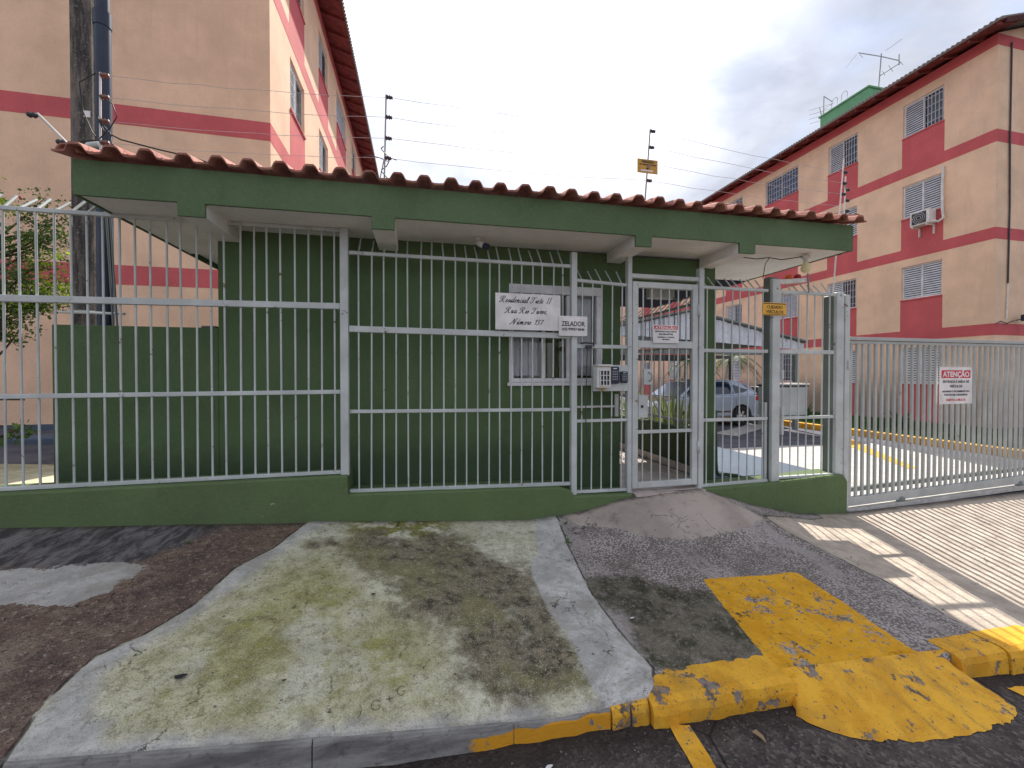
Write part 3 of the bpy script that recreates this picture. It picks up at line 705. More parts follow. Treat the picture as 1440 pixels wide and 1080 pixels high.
    fb.add([(x0 - s * .5, Y0 - .43, zr(-.5) - .02), (xr, Y0 - .43, zr(W / 2) - .02), (xr, Y0 - .43, zr(W / 2) + .12), (x0 - s * .5, Y0 - .43, zr(-.5) + .12),
            (x0 - s * .5, Y0 - .39, zr(-.5) - .02), (xr, Y0 - .39, zr(W / 2) - .02), (xr, Y0 - .39, zr(W / 2) + .12), (x0 - s * .5, Y0 - .39, zr(-.5) + .12)],
           [(0, 1, 2, 3), (7, 6, 5, 4), (0, 4, 5, 1), (1, 5, 6, 2), (2, 6, 7, 3), (3, 7, 4, 0)])
    part('verge_board', fb, m_timber_d, t)
    return t
XR, XL = 15.866, -2.642
kR = {(0, 3): 'L', (1, 3): 'L', (2, 3): 'Gg', (0, 2): 'S', (1, 2): 'S', (2, 2): 'Gg', (0, 1): 'S', (1, 1): 'L', (2, 1): 'Gc', (0, 0): 'S', (1, 0): 'S', (2, 0): 'G', (5, 0): 'S'}
kL = {(0, 2): 'L', (1, 3): 'L', (2, 3): 'Gc', (1, 2): 'L', (0, 3): 'L'}
bR = apartment('four storey peach block with red bands behind the sliding gate', XR, 1, 0.0, -.05, m_peach_r, kR)
bL = apartment('peach block with red bands rising right behind the utility pole', XL, -1, .41, .66, m_peach, kL)

# right block extras
def tb(name, pts, r, mat, par, n=8): mb = MB(); mb.tube(pts, r, n); return part(name, mb, mat, par)
pp = thing('drain_pipe', 'thin dark vertical cable pipe on the front wall of the right block', 'pipe', (16.35, 8.27, 3.2))
tb('pipe', [(16.36, 8.27, 11.0), (16.34, 8.27, 8.2), (16.37, 8.27, 6.4), (16.34, 8.27, 4.2)], .02, m_insd, pp)
tb('lower_pipe', [(16.34, 8.268, 4.199), (16.30, 8.268, 3.2)], .02, m_white_pl, pp)
fl = thing('flood_light', 'small black flood light on the red band of the right block', 'flood light', (16.75, 8.15, 3.2))
mb = MB(); mb.box(16.6, 16.86, 8.06, 8.14, 3.12, 3.30); part('lamp_body', mb, m_navy, fl, .012)
tb('bracket', [(16.72, 8.14, 3.2), (16.72, 8.29, 3.16)], .012, m_insd, fl)
tb('cable', [(16.6, 8.27, 3.15), (16.3, 8.26, 3.06), (16.05, 8.26, 3.12), (15.9, 8.26, 3.04)], .012, m_insd, fl)
ac = thing('air_conditioner', 'white split air conditioner unit under a shuttered window of the right block', 'air conditioner', (15.66, 9.85, 6.3))
mb = MB(); mb.box(15.50, 15.80, 9.62, 10.14, 6.36, 6.80); cs = part('casing', mb, m_white_pl, ac, .012)
mb = MB(); mb.box(15.494, 15.502, 9.70, 10.08, 6.40, 6.76); part('fan_grille', mb, m_insd, cs)
for r_ in (.06, .11, .16):
    mb = MB(); mb.tube([(15.488, 9.89 + r_ * math.cos(a * .5236), 6.58 + r_ * math.sin(a * .5236)) for a in range(13)], .006, 5); part('fan_guard', mb, m_louvre, cs)
for yy in (9.68, 10.06):
    mb = MB(); mb.prism([(15.50, 6.31), (15.80, 6.31), (15.80, 6.05), (15.858, 6.05), (15.858, 6.355), (15.50, 6.355)], yy, yy + .03); part('bracket', mb, m_white_pl, ac)
tb('drain_hose', [(15.82, 9.47, 8.05), (15.80, 9.48, 7.4), (15.80, 9.47, 6.7), (15.77, 9.42, 6.45), (15.72, 9.52, 6.36), (15.70, 9.62, 6.42)], .035, m_white_pl, ac)

# roof tank with hoops and aerials
tk = thing('water_tank', 'green painted rooftop water tank housing with metal hoops on the right block', 'water tank', (20.4, 15.1, 12.4))
mb = MB(); mb.box(19.0, 21.6, 14.02, 16.22, 12.4, 14.05); part('housing', mb, m_tank, tk, .02)
mb = MB(); mb.box(18.95, 21.65, 13.97, 16.27, 14.052, 14.13); part('lid', mb, m_tank, tk, .01)
for yy in (15.0, 15.45):
    tb('hoop', [(19.1, yy, 14.13)] + [(19.1, yy + .13 - .13 * math.cos(a), 14.5 + .13 * math.sin(a)) for a in np.linspace(0, math.pi, 8)] + [(19.1, yy + .26, 14.13)], .015, m_wire, tk, 6)
tb('guard_rail', [(19.05, 15.7, 14.13), (19.05, 15.7, 14.40), (19.05, 15.9, 14.42), (19.05, 16.15, 14.35), (19.05, 16.2, 14.13)], .014, m_wire, tk, 6)
an = thing('tv_aerial', 'large tangled television aerial on a mast beside the green water tank', 'aerial', (19.6, 14.05, 13.9))
A = lambda y, z: (19.6, y, z)
tb('mast', [A(14.06, 13.95), A(13.95, 15.55)], .022, m_zinc, an)
tb('boom', [A(14.9, 16.30), A(13.95, 15.42), A(13.28, 14.75)], .02, m_zinc, an)
tb('lower_boom', [A(14.02, 14.62), A(13.20, 14.62)], .018, m_zinc, an)
tb('upright', [A(13.27, 15.0), A(13.27, 14.55)], .018, m_zinc, an)
for p, q_ in [((15.48, 16.05), (14.98, 16.3)), ((13.80, 15.55), (13.16, 15.55)), ((14.85, 16.2), (14.72, 15.95)), ((13.66, 14.82), (13.5, 14.45)), ((13.9, 14.75), (13.8, 14.5)), ((13.25, 14.7), (13.12, 14.45))]:
    tb('element', [(19.6, p[0], p[1]), (19.6, q_[0], q_[1])], .009, m_zinc, an, 6)
an2 = thing('tv_aerial', 'small aerial with short rods at the far end of the green tank', 'aerial', (19.3, 16.3, 13.6))
tb('mast', [(19.3, 16.3, 13.6), (19.3, 16.28, 15.2)], .02, m_zinc, an2)
tb('boom', [(19.3, 16.25, 15.15), (19.3, 15.85, 14.65)], .018, m_zinc, an2)
tb('mast', [(19.3, 16.3, 13.8), (19.3, 16.5, 14.8)], .016, m_zinc, an2)
for i in range(4): tb('element', [(18.9, 16.7, 14.05 + i * .22), (19.7, 16.1, 14.15 + i * .22)], .008, m_zinc, an2, 6)

# ------------------------------------------------------------------ gatehouse
YW, YF, YR = 3.92, 3.70, 3.33
gh = thing('gatehouse', 'dark green gatehouse with tiled canopy and white soffit behind the bars', 'gatehouse', (.2, 5.3, .4))
def pt(name, mb, mat, par=None, bevel=0, label=None): return part(name, mb, mat, par or gh, bevel, label)
wx0, wx1, wz0, wz1 = .865, 1.823, 1.53, 2.48
# front wall with the window opening; Z from plinth to soffit
mb = MB()
for a, b, c_, d in rects_minus(-1.655, 2.045, .35, 2.845, [(wx0, wx1, wz0, wz1)]):
    mb.add([(a, YW, c_), (b, YW, c_), (b, YW, d), (a, YW, d)], [(0, 1, 2, 3)])
    mb.add([(a, YW + .16, c_), (b, YW + .16, c_), (b, YW + .16, d), (a, YW + .16, d)], [(3, 2, 1, 0)])
qd = [(wx0, wz0), (wx1, wz0), (wx1, wz1), (wx0, wz1)]
for i in range(4):
    (p, r), (u, v) = qd[i], qd[(i + 1) % 4]; mb.add([(p, YW, r), (u, YW, v), (u, YW + .16, v), (p, YW + .16, r)], [(3, 2, 1, 0)])
mb.add([(-1.655, YW, .35), (-1.655, YW, 2.845), (-1.655, YW + .16, 2.845), (-1.655, YW + .16, .35)], [(0, 1, 2, 3)])
mb.add([(2.045, YW, .35), (2.045, YW, 2.845), (2.045, YW + .16, 2.845), (2.045, YW + .16, .35)], [(3, 2, 1, 0)])
me = mb.mesh('front_wall', m_green); o = link('front_wall', me, gh); o.matrix_parent_inverse = Matrix.Translation(-Vector(gh.location))
mb = MB(); mb.box(-1.652, -1.50, YW + .161, 6.85, .35, 2.845); pt('side_wall', mb, m_green)
mb = MB(); mb.box(1.89, 2.042, YW + .161, 6.85, .35, 2.845); pt('side_wall', mb, m_green)
for b_ in [(-1.499, .2, .35, 2.84), (1.25, 1.889, .35, 2.84), (.2, 1.25, 2.45, 2.84), (.2, 1.25, .35, 1.4)]: mb = MB(); mb.box(b_[0], b_[1], 6.70, 6.85, b_[2], b_[3]); pt('rear_wall', mb, m_wallin)  # opening between these pieces is added to let daylight into the room
mb = MB(); mb.box(-1.499, 1.889, 5.3, 5.36, .40, 1.35); pt('inner_partition', mb, m_wallin)
mb = MB(); mb.box(-1.499, 1.889, YW + .161, 6.699, .36, .40); pt('room_floor', mb, m_wallin)
mb = MB(); mb.box(2.047, 2.985, YW + .004, YW + .15, 2.60, 2.845); pt('lintel', mb, m_green, None, .004)
mb = MB(); mb.box(2.99, 3.19, YW, YW + .17, .30, 2.845); pt('pillar', mb, m_green, None, .006)
# window
mb = MB(); yw0, yw1 = YW - .012, YW + .055
mb.box(wx0 - .01, wx1 + .012, yw0, yw1, wz1 - .075, wz1 + .012)
mb.box(wx0 - .01, wx0 + .035, yw0, yw1, wz0 - .005, wz1 - .076); mb.box(wx1 - .05, wx1 + .012, yw0, yw1, wz0 - .005, wz1 - .076)
mb.box(wx0 + .036, wx1 - .051, yw0, yw1, wz0 - .005, wz0 + .035)
win = pt('window', mb, m_alu, None, .004)
for xx in (1.20, 1.46):
    mb = MB(); mb.box(xx, xx + .035, YW + .02, YW + .05, wz0 + .036, wz1 - .076); part('sash', mb, m_alu, win, .003)
for a, b, yy in ((wx0 + .036, 1.20, .03), (1.236, 1.46, .036), (1.496, wx1 - .051, .03)):
    mb = MB(); mb.box(a, b, YW + yy, YW + yy + .004, wz0 + .036, wz1 - .076); part('pane', mb, m_clear, win)
mb = MB(); mb.box(wx0 - .03, wx1 + .03, YW - .03, YW - .013, wz0 - .04, wz0 - .006); part('sill', mb, m_alu, win, .004)
for a, b in ((wx0 + .04, 1.19), (1.51, wx1 - .06)):  # pale folded sheets added to stand in for reflections in the glass
    mb = MB(); nf = 26; vs = []
    for i in range(nf + 1):
        X = a + (b - a) * i / nf; yy = YW + .10 + (.012 if i % 2 else -.004); vs += [(X, yy, wz0 + .06 + (.0)), (X, yy, wz1 - .09)]
    mb.add(vs, [(2 * i, 2 * i + 2, 2 * i + 3, 2 * i + 1) for i in range(nf)]); part('infill', mb, m_reflfold, win)
# things seen in the room
dk_ = thing('reception_desk', 'white desk inside the gatehouse behind the window', 'desk', (1.05, 4.9, .4))
mb = MB(); mb.box(.55, 1.5, 4.6, 5.2, 1.28, 1.32); part('desk_top', mb, m_white_pl, dk_, .005)
for xx in (.57, 1.45):
    mb = MB(); mb.box(xx, xx + .03, 4.62, 5.18, .40, 1.28); part('leg', mb, m_white_pl, dk_)
mo = thing('computer_monitor', 'grey monitor standing on the desk inside the gatehouse', 'monitor', (1.0, 4.95, 1.32))
mb = MB(); mb.box(.86, 1.22, 4.95, 4.98, 1.42, 1.70); part('screen', mb, m_insd, mo, .008)
mb = MB(); mb.box(1.0, 1.08, 4.96, 5.0, 1.32, 1.42); mb.box(.95, 1.13, 4.90, 5.04, 1.32, 1.335); part('stand', mb, m_zinc, mo)
cb_ = thing('wall_cabinet', 'white cupboard on the back wall of the gatehouse room', 'cupboard', (.9, 6.5, 1.6))
mb = MB(); mb.box(-.6, .15, 6.35, 6.695, 1.45, 2.3); cb0 = part('body', mb, m_white_pl, cb_, .006)
for xx in (-.58, -.22):
    mb = MB(); mb.box(xx, xx + .32, 6.335, 6.349, 1.48, 2.27); part('door', mb, m_alu, cb_, .004)
nb_ = thing('key_board', 'dark notice board with paper slips inside the gatehouse', 'notice board', (1.6, 6.6, 1.5))
mb = MB(); mb.box(1.30, 1.75, 6.67, 6.695, 1.3, 2.2); part('board', mb, m_insd, nb_)
for i, (a, b, mt) in enumerate([(1.34, 2.0, m_plate), (1.52, 1.95, m_plate), (1.36, 1.7, m_redp), (1.55, 1.6, m_bglass), (1.38, 1.4, m_plate)]):
    mb = MB(); mb.box(a, a + .13, 6.66, 6.668, b, b + .17); part('paper_slip', mb, mt, nb_)

# canopy: slab, fascia, beams
RX0, RX1, RY1 = -2.26, 4.335, 6.95
zb = lambda X: 2.828 + .009 * X; zt = lambda X: 3.052 + .0125 * X
mb = MB()
mb.hexa([(RX0 + .01, YR + .0235, zb(RX0) + .012), (RX1 - .01, YR + .0235, zb(RX1) + .012), (RX1 - .01, 4.75, zb(RX1) + .012), (RX0 + .01, 4.75, zb(RX0) + .012)],
        [(RX0 + .01, YR + .0235, 3.0), (RX1 - .01, YR + .0235, 3.0), (RX1 - .01, 4.75, 3.0), (RX0 + .01, 4.75, 3.0)])
pt('soffit_slab', mb, m_white)
mb = MB(); mb.box(RX0 + .01, 1.9, 4.752, RY1, 2.86, 3.0); pt('rear_ceiling', mb, m_white)
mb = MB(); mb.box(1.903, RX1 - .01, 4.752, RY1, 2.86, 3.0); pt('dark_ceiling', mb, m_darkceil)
n = 60; mb = MB(); vs = []; fs = []
drop = [(-1.655, -1.485), (-.36, -.185), (1.885, 2.045), (2.975, 3.15)]
xs_ = sorted(set([RX0, RX1] + [v for d in drop for v in (d[0], d[0] + .0001, d[1], d[1] + .0001)] + list(np.linspace(RX0 + .1, RX1 - .1, 34))))
for X in xs_:
    dd = .095 if any(d[0] < X <= d[1] for d in drop) else 0
    j = .003 * mnoise.noise(Vector((X * 7, 2, 0)))
    vs += [(X, YR, zb(X) - dd + j), (X, YR, zt(X) + .02), (X, YR + .022, zt(X) + .02), (X, YR + .022, zb(X) - dd + j)]
for i in range(len(xs_) - 1):
    a = i * 4
    for p, q_ in ((0, 1), (1, 2), (2, 3), (3, 0)): fs.append((a + p, a + q_, a + 4 + q_, a + 4 + p))
fs += [(0, 1, 2, 3), tuple((len(xs_) - 1) * 4 + i for i in (3, 2, 1, 0))]
mb.add(vs, fs); pt('fascia', mb, m_fascia)
for X in (RX0 - .012, RX1 - .008):
    mb = MB(); mb.box(X, X + .015, YR + .024, RY1, 2.832 + .009 * X, 3.06 + .0125 * X); pt('side_fascia', mb, m_fascia)
for a, b in drop:
    mb = MB(); z0 = zb((a + b) / 2) - .09
    mb.hexa([(a + .002, YR + .0225, z0), (b - .002, YR + .0225, z0), (b - .002, YW - .002, z0 + .0), (a + .002, YW - .002, z0 + .0)],
            [(a + .002, YR + .0225, 2.9), (b - .002, YR + .0225, 2.9), (b - .002, YW - .002, 2.9), (a + .002, YW - .002, 2.9)])
    pt('canopy_beam', mb, m_white, None, .004)
# clay tiles: one profile, laid in rows with small errors
def tile_mesh():
    mb = MB(); prof = [(-.012, .0), (.03, .002), (.058, .006), (.078, .040), (.092, .052), (.142, .054), (.158, .042), (.178, .008), (.202, .003), (.212, .008)]
    vs = []; n = len(prof); T = .013; Ln = .42
    for y, sc in ((0, 1.0), (Ln, .92)):
        for px_, pz in prof: vs.append((px_, y, pz * sc + (.0 if y == 0 else -.006)))
        for px_, pz in prof: vs.append((px_, y, pz * sc - T + (.0 if y == 0 else -.006)))
    fs = []
    for i in range(n - 1):
        fs += [(i, i + 1, 2 * n + i + 1, 2 * n + i), (n + i + 1, n + i, 3 * n + i, 3 * n + i + 1), (i + 1, i, n + i, n + i + 1), (2 * n + i, 2 * n + i + 1, 3 * n + i + 1, 3 * n + i)]
    fs += [(0, 2 * n, 3 * n, n), (n - 1, 2 * n - 1, 4 * n - 1, 3 * n - 1)]
    mb.add(vs, fs, False); me = mb.mesh('roof_tile', m_clay); fixn(me); return me
tm = tile_mesh(); SLP = math.atan(.27)
NTX = 33; pitch = (RX1 - RX0 + .10) / NTX
for r_ in range(9):
    for i in range(NTX):
        X = RX0 - .05 + i * pitch + random.uniform(-.006, .006)
        d = r_ * .385 + random.uniform(-.008, .008) + (random.uniform(-.02, .02) if r_ == 0 else 0)
        inst('roof_tile', tm, gh, (X, YR - .075 + d * math.cos(SLP), zt(X) + .04 + d * math.sin(SLP) + r_ * .002), (SLP, random.uniform(-.02, .02), random.uniform(-.02, .02)))
# ridge caps laid over the right-hand end and the loose end tile on the left
mb = MB(); vs = []; fs = []; nn = 9
for x_, r_ in ((0, .078), (.30, .098)):
    for T in (0, .014):
        for j in range(nn): a = math.pi * j / (nn - 1); vs.append((x_, -(r_ - T) * math.cos(a), (r_ - T) * math.sin(a) * .75))
for j in range(nn - 1): fs += [(j, j + 1, 2 * nn + j + 1, 2 * nn + j), (nn + j + 1, nn + j, 3 * nn + j, 3 * nn + j + 1), (j + 1, j, nn + j, nn + j + 1), (2 * nn + j, 2 * nn + j + 1, 3 * nn + j + 1, 3 * nn + j)]
mb.add(vs, fs, True); cap_me = mb.mesh('ridge_cap', m_clay); fixn(cap_me)
for i in range(7):
    X = 2.72 + i * .232; inst('ridge_cap', cap_me, gh, (X, 3.44, zt(X) + .11 - i * .006), (random.uniform(-.06, .06), .05, random.uniform(-.03, .03)))
for yy in range(10):
    inst('ridge_cap', cap_me, gh, (4.36, 3.32 + yy * .27, zt(4.3) + .085 + yy * .27 * .27), (0, 0, -math.pi / 2), (1, .9, .9)).rotation_euler = (SLP * 0, -SLP, math.pi / 2)
for yy in range(10):
    inst('ridge_cap', cap_me, gh, (-2.27, 3.30 + yy * .27, zt(-2.3) + .05 + yy * .27 * .27), (0, -SLP, math.pi / 2), (1, .8, .9))

# bulb, camera, cable under the soffit
bl = thing('light_bulb', 'bare cream light bulb hanging under the canopy soffit', 'light bulb', (3.99, 3.55, 2.86))
mb = MB(); mb.lathe([(0, .0), (.045, -.002), (.045, -.018), (.024, -.03), (.022, -.06), (0, -.062)], 16, (3.99, 3.55, 2.858)); part('socket', mb, m_white_pl, bl)
mb = MB(); mb.lathe([(.018, -.058), (.024, -.075), (.038, -.10), (.046, -.125), (.044, -.148), (.030, -.170), (.010, -.180), (0, -.181)], 16, (3.99, 3.55, 2.858)); part('glass', mb, m_bulb, bl)
wi = tb('light_cable', [(3.97, 3.55, 2.853), (3.85, 3.56, 2.83), (3.7, 3.57, 2.805), (3.55, 3.58, 2.82), (3.42, 3.59, 2.80), (3.28, 3.62, 2.815), (3.18, 3.68, 2.83)], .005, m_cable, None, 6)
tag(wi, 'loose black cable sagging along the soffit beside the bulb', 'cable')
tb('drop_cable', [(3.56, 3.58, 2.818), (3.53, 3.60, 2.76), (3.545, 3.63, 2.70), (3.56, 3.66, 2.62)], .004, m_cable, wi, 6)
cm = thing('security_camera', 'small white bullet camera under the middle of the canopy soffit', 'security camera', (.52, 3.70, 2.83))
mb = MB(); mb.lathe([(0, 0), (.03, 0), (.026, -.014), (.012, -.02), (.010, -.045), (0, -.046)], 14, (.52, 3.70, 2.838)); part('mount', mb, m_white_pl, cm)
mb = MB(); mb.X = Matrix.Translation((.545, 3.67, 2.775)) @ Matrix.Rotation(R(-38), 4, 'Z') @ Matrix.Rotation(R(28), 4, 'Y'); mb.lathe([(0, -.05), (.026, -.05), (.028, .0), (.028, .045)], 14, (0, 0, 0), 'X'); part('body', mb, m_white_pl, cm)
mb = MB(); mb.X = Matrix.Translation((.545, 3.67, 2.775)) @ Matrix.Rotation(R(-38), 4, 'Z') @ Matrix.Rotation(R(28), 4, 'Y'); mb.lathe([(.030, .035), (.031, .075), (.026, .075), (.02, .06), (0, .06)], 14, (0, 0, 0), 'X'); part('lens_hood', mb, m_navy, cm)
tb('cable', [(.52, 3.71, 2.83), (.50, 3.70, 2.77), (.515, 3.68, 2.72), (.53, 3.70, 2.75)], .006, m_insd, cm, 6)

# passage behind the pedestrian gate
def slab_tiles():
    pv = bpy.data.objects.new('tiled_passage', None); C.objects.link(pv); pv['kind'] = 'structure'
    q = M('pinkish floor tile', .45, .4)
    q.col(q.mix(q.step(q.noise(5, 6, .7), .35, .65), (.42, .345, .32), (.58, .50, .47))); tmat = q.m
    mb = MB(); mb.box(2.047, 3.10, 3.64, 8.6, .15, .428); part('mortar_bed', mb, m_kgrey, pv)
    tme = MB(); tme.box(0, .325, 0, .325, 0, .012); tme = tme.mesh('floor_tile', tmat); fixn(tme)
    for i in range(3):
        for j in range(13):
            X = 2.06 + i * .331; Y = 3.95 + j * .331
            o = link('floor_tile', tme, pv); o.location = (X, Y, .429 + random.uniform(0, .0015))
    for i in range(13):     # skirting tiles along both walls
        for X, tx in ((3.072, .02),):
            mb = MB(); Y = 4.12 + i * .331; mb.box(X, X + tx, Y, Y + .325, .443, .53); part('skirting_tile', mb, tmat, pv)
    for i in range(3):
        mb = MB(); X = 2.055 + i * .262; mb.box(X, X + .257, 3.60, 3.945, .405, .432); part('step_tile', mb, tmat, pv, .003)
slab_tiles()
mb = MB(); mb.box(2.05, 2.84, 3.605, 3.64, .10, .404); struct(part('step', mb, m_kgrey))
lw = thing('low_wall', 'low dark green wall with bars on top along the entrance passage', 'low wall', (3.17, 6.3, .3))
mb = MB(); mb.box(3.10, 3.24, 4.20, 8.6, .2, .95); part('wall', mb, m_green, lw, .005)
mb = MB(); mb.box(3.08, 3.26, YW + .172, 4.199, .2, 1.37); part('end_pier', mb, m_green, lw, .005)
for zz in (1.02, 1.93, 2.42):
    mb = MB(); mb.box(3.15, 3.18, 4.20, 8.6, zz, zz + .03); part('rail', mb, m_zinc, lw)
for i in range(38):
    yy = 4.28 + i * .115; rod('bar', (3.165, yy, .95), (3.165, yy, 2.43), .007, m_zinc, lw)
    if i % 1 == 0: rod('spike', (3.165, yy, 2.44), (3.30, yy, 2.58), .006, m_zinc, lw)
mb = MB(); mb.box(3.06, 3.16, YW + .172, 4.18, 1.372, 2.85); part('post', mb, m_dmetal, lw)
cl = thing('gate_closer', 'white box of the gate opener above the far passage', 'gate opener', (2.75, 4.3, 2.5))
mb = MB(); mb.box(2.60, 2.93, 4.28, 4.36, 2.49, 2.60); part('box', mb, m_white_pl, cl, .008)
tb('arm', [(2.90, 4.27, 2.50), (2.99, 4.25, 2.46)], .01, m_zinc, cl)

# low wall left of the gatehouse
mb = MB(); mb.box(-2.81, -1.657, YW, YW + .14, .35, 1.995); gw = part('garden_wall', mb, m_green, None, .006)
tag(gw, 'lower dark green wall between the utility pole and the gatehouse', 'wall')
mb = MB(); mb.box(-1.80, -1.69, YW + .03, YW + .10, 1.996, 2.015); part('mortar_lump', mb, m_kgrey, gw, .006)

# plinth walls under the fences
def plinth(label, top, bot):
    mb = MB(); vs = []; fs = []
    xs = sorted(set(list(np.linspace(top[0][0], top[-1][0], 40)) + [t[0] for t in top]))
    for X in xs:
        z1 = itp(X, [t[0] for t in top], [t[1] for t in top]) + .003 * mnoise.noise(Vector((X * 5, 0, 0))); z0 = itp(X, [t[0] for t in bot], [t[1] for t in bot]) - .12
        vs += [(X, 3.625, z0), (X, 3.622 + .004 * mnoise.noise(Vector((X * 3, 0, 0))), z1 - .015), (X, 3.635, z1), (X, 3.915, z1), (X, 3.915, z0)]
    for i in range(len(xs) - 1):
        for j in range(4): a = i * 5 + j; fs.append((a, a + 5, a + 6, a + 1))
    fs += [(0, 1, 2, 3, 4), tuple((len(xs) - 1) * 5 + i for i in (4, 3, 2, 1, 0))]
    mb.add(vs, fs); o = part('plinth', mb, m_plinth); tag(o, label, 'low wall'); return o
plinth('long dark green base wall stepping down towards the entrance', [(-4.6, .755), (-.592, .757), (-.585, .60), (.3, .575), (1.28, .545), (1.40, .50), (1.43, .452), (2.03, .435)],
       [(-4.6, .6), (-2.92, .509), (-1.82, .446), (-.81, .381), (.69, .268), (1.23, .25), (2.03, .2)])
plinth('short green base wall between the entrance and the sliding gate', [(2.83, .436), (3.6, .446), (4.60, .487), (4.64, .46), (4.665, .42)], [(2.83, .18), (3.35, .13), (3.99, .095), (4.66, .05)])

# ------------------------------------------------------------------ fences
def fence(label, x0, x1, topz, rails, barz, nb, spike=(.13, .13), post=None, bx=None, br=.0078, spr=None, group=None):
    """topz rail centre; rails: (z at x0, z at x1, height, depth)"""
    t = thing('metal_fence', label, 'fence', ((x0 + x1) / 2, YF, barz[0]), group)
    for (za, zb_, h, d) in rails:
        mb = MB(); hh = h / 2
        mb.hexa([(x0, YF - d / 2, za - hh), (x1, YF - d / 2, zb_ - hh), (x1, YF + d / 2, zb_ - hh), (x0, YF + d / 2, za - hh)],
                [(x0, YF - d / 2, za + hh), (x1, YF - d / 2, zb_ + hh), (x1, YF + d / 2, zb_ + hh), (x0, YF + d / 2, za + hh)])
        part('rail', mb, m_metal, t, .003)
    xs = bx or [x0 + (x1 - x0) * (i + .5) / nb for i in range(nb)]
    for X in xs:
        u = (X - x0) / (x1 - x0); zb_ = barz[0] + (barz[1] - barz[0]) * u; X += random.uniform(-.003, .003)
        l = random.uniform(-.011, .011)
        zt_ = topz[0] + (topz[1] - topz[0]) * u
        rod('bar', (X, YF + .002, zb_), (X + l, YF + random.uniform(-.004, .004), zt_), br, m_metal, t)
        if spike:
            rod('spike', (X + l, YF, zt_), (X + l + random.uniform(-.012, .012), YF + spike[0] * random.uniform(.85, 1.1), zt_ + spike[1] * random.uniform(.88, 1.1)), spr or br, m_metal, t)
    for p in post or []:
        mb = MB(); mb.box(*p); part('post', mb, m_metal, t, .004)
    return t
r4 = lambda z, h=.035, d=.03, dz=0: (z, z + dz, h, d)
sA = .1015
fence('long left fence panel in front of the low green wall and tree', -4.55, -.652, (2.795, 2.815), [r4(2.795, .03, .03, .02), (2.135, 2.178, .05, .04), r4(1.432, .034, .03, .024), (.770, .776, .028, .04)],
      (.76, .765), 0, (.13, .125), [(-.650, -.585, YF - .035, YF + .03, .745, 2.832)], [-.70 - .1015 * i for i in range(38)], spr=.0095)
fence('wide fence panel carrying the name board in front of the gatehouse wall', -.583, 1.408, (2.635, 2.635), [r4(2.635, .03), r4(1.99, .052, .04, -.02), r4(1.287, .03, .03, -.02), (.607, .556, .03, .04)],
      (.607, .556), 0, (.17, .19), [(1.412, 1.468, YF - .03, YF + .03, .44, 2.768)], [-.509 + .1025 * i for i in range(19)], .0072)
pn = fence('narrow fence panel holding the intercom left of the pedestrian gate', 1.470, 1.998, (2.505, 2.482), [r4(2.505, .03, .03, -.022), r4(1.874, .036), r4(1.154, .028), (.470, .462, .026, .04)],
      (.47, .46), 5, (.15, .16), [(2.0, 2.046, YF - .025, YF + .035, .36, 2.76)], None, .0072)
fence('fence panel between the pedestrian gate and the tall double post', 2.862, 3.66, (2.505, 2.505), [r4(2.505, .03), r4(1.852, .036), r4(1.128, .032), (.448, .458, .026, .04)],
      (.445, .455), 8, (.13, .13), [(2.80, 2.858, YF - .03, YF + .03, .41, 2.693), (3.70, 3.80, YF - .03, YF + .01, .44, 2.63)], None, .0072)
fE = fence('last fence panel with the grey meter box before the sliding gate', 3.812, 4.55, (2.505, 2.497), [r4(2.50, .032), r4(1.852, .042), r4(1.128, .032), (.478, .476, .026, .04)],
      (.475, .475), 7, (.11, .13), [(4.56, 4.665, YF - .03, YF + .01, .47, 2.525), (4.668, 4.735, YF - .04, YF + .03, .05, 2.50)], None, .0072)
for p_ in [(3.70, 3.80, YF + .0105, YF + .10, .44, 2.66), (4.56, 4.66, YF + .0105, YF + .13, .47, 2.50)]:
    mb = MB(); mb.box(*p_); part('back_post', mb, m_dmetal, fE, .004)
for z_, d in ((1.55, .1), (.95, .3)):    # hinges and latch plate on the posts
    mb = MB(); mb.box(3.812, 3.84, YF - .045, YF - .018, z_, z_ + d); part('hinge', mb, m_metal, fE, .003)
mb = MB(); mb.box(4.70, 4.725, YF - .055, YF - .041, 1.66, 1.76); part('latch', mb, m_metal, fE, .003)
rod('rod', (4.17, YF - .03, 2.50), (4.155, YF - .03, 2.71), .009, m_zinc, fE)
mb = MB(); mb.box(3.655, 3.688, YF + .02, YF + .05, .46, 1.3); part('guide_bar', mb, m_metal, fE, .003)

# pedestrian gate
pg = thing('pedestrian_gate', 'tall grey barred pedestrian gate with red warning sign on it', 'gate', (2.42, YF, .46))
gx0, gx1, gz0, gz1 = 2.054, 2.792, .468, 2.525
def gb(nm, *b, bev=.004): mb = MB(); mb.box(*b); return part(nm, mb, m_metal, pg, bev)
gb('stile', gx0, gx0 + .062, YF - .022, YF + .022, gz0, gz1); gb('stile', gx1 - .062, gx1, YF - .022, YF + .022, gz0, gz1)
gb('rail', gx0 + .063, gx1 - .063, YF - .022, YF + .022, gz1 - .06, gz1 - .001); gb('rail', gx0 + .063, gx1 - .063, YF - .022, YF + .022, gz0 + .001, gz0 + .06)
gb('rail', gx0 + .063, gx1 - .063, YF - .022, YF + .022, 1.868, 1.94); gb('rail', gx0 + .063, gx1 - .063, YF - .018, YF + .018, 1.012, 1.045)
for i in range(6):
    X = gx0 + .062 + (gx1 - gx0 - .124) * (i + .6) / 6.2
    rod('bar', (X, YF, gz0 + .05), (X + random.uniform(-.004, .004), YF, gz1 - .05), .0075, m_metal, pg)
gb('lock_plate', gx0 + .063, gx0 + .165, YF - .028, YF - .012, 1.17, 1.40)
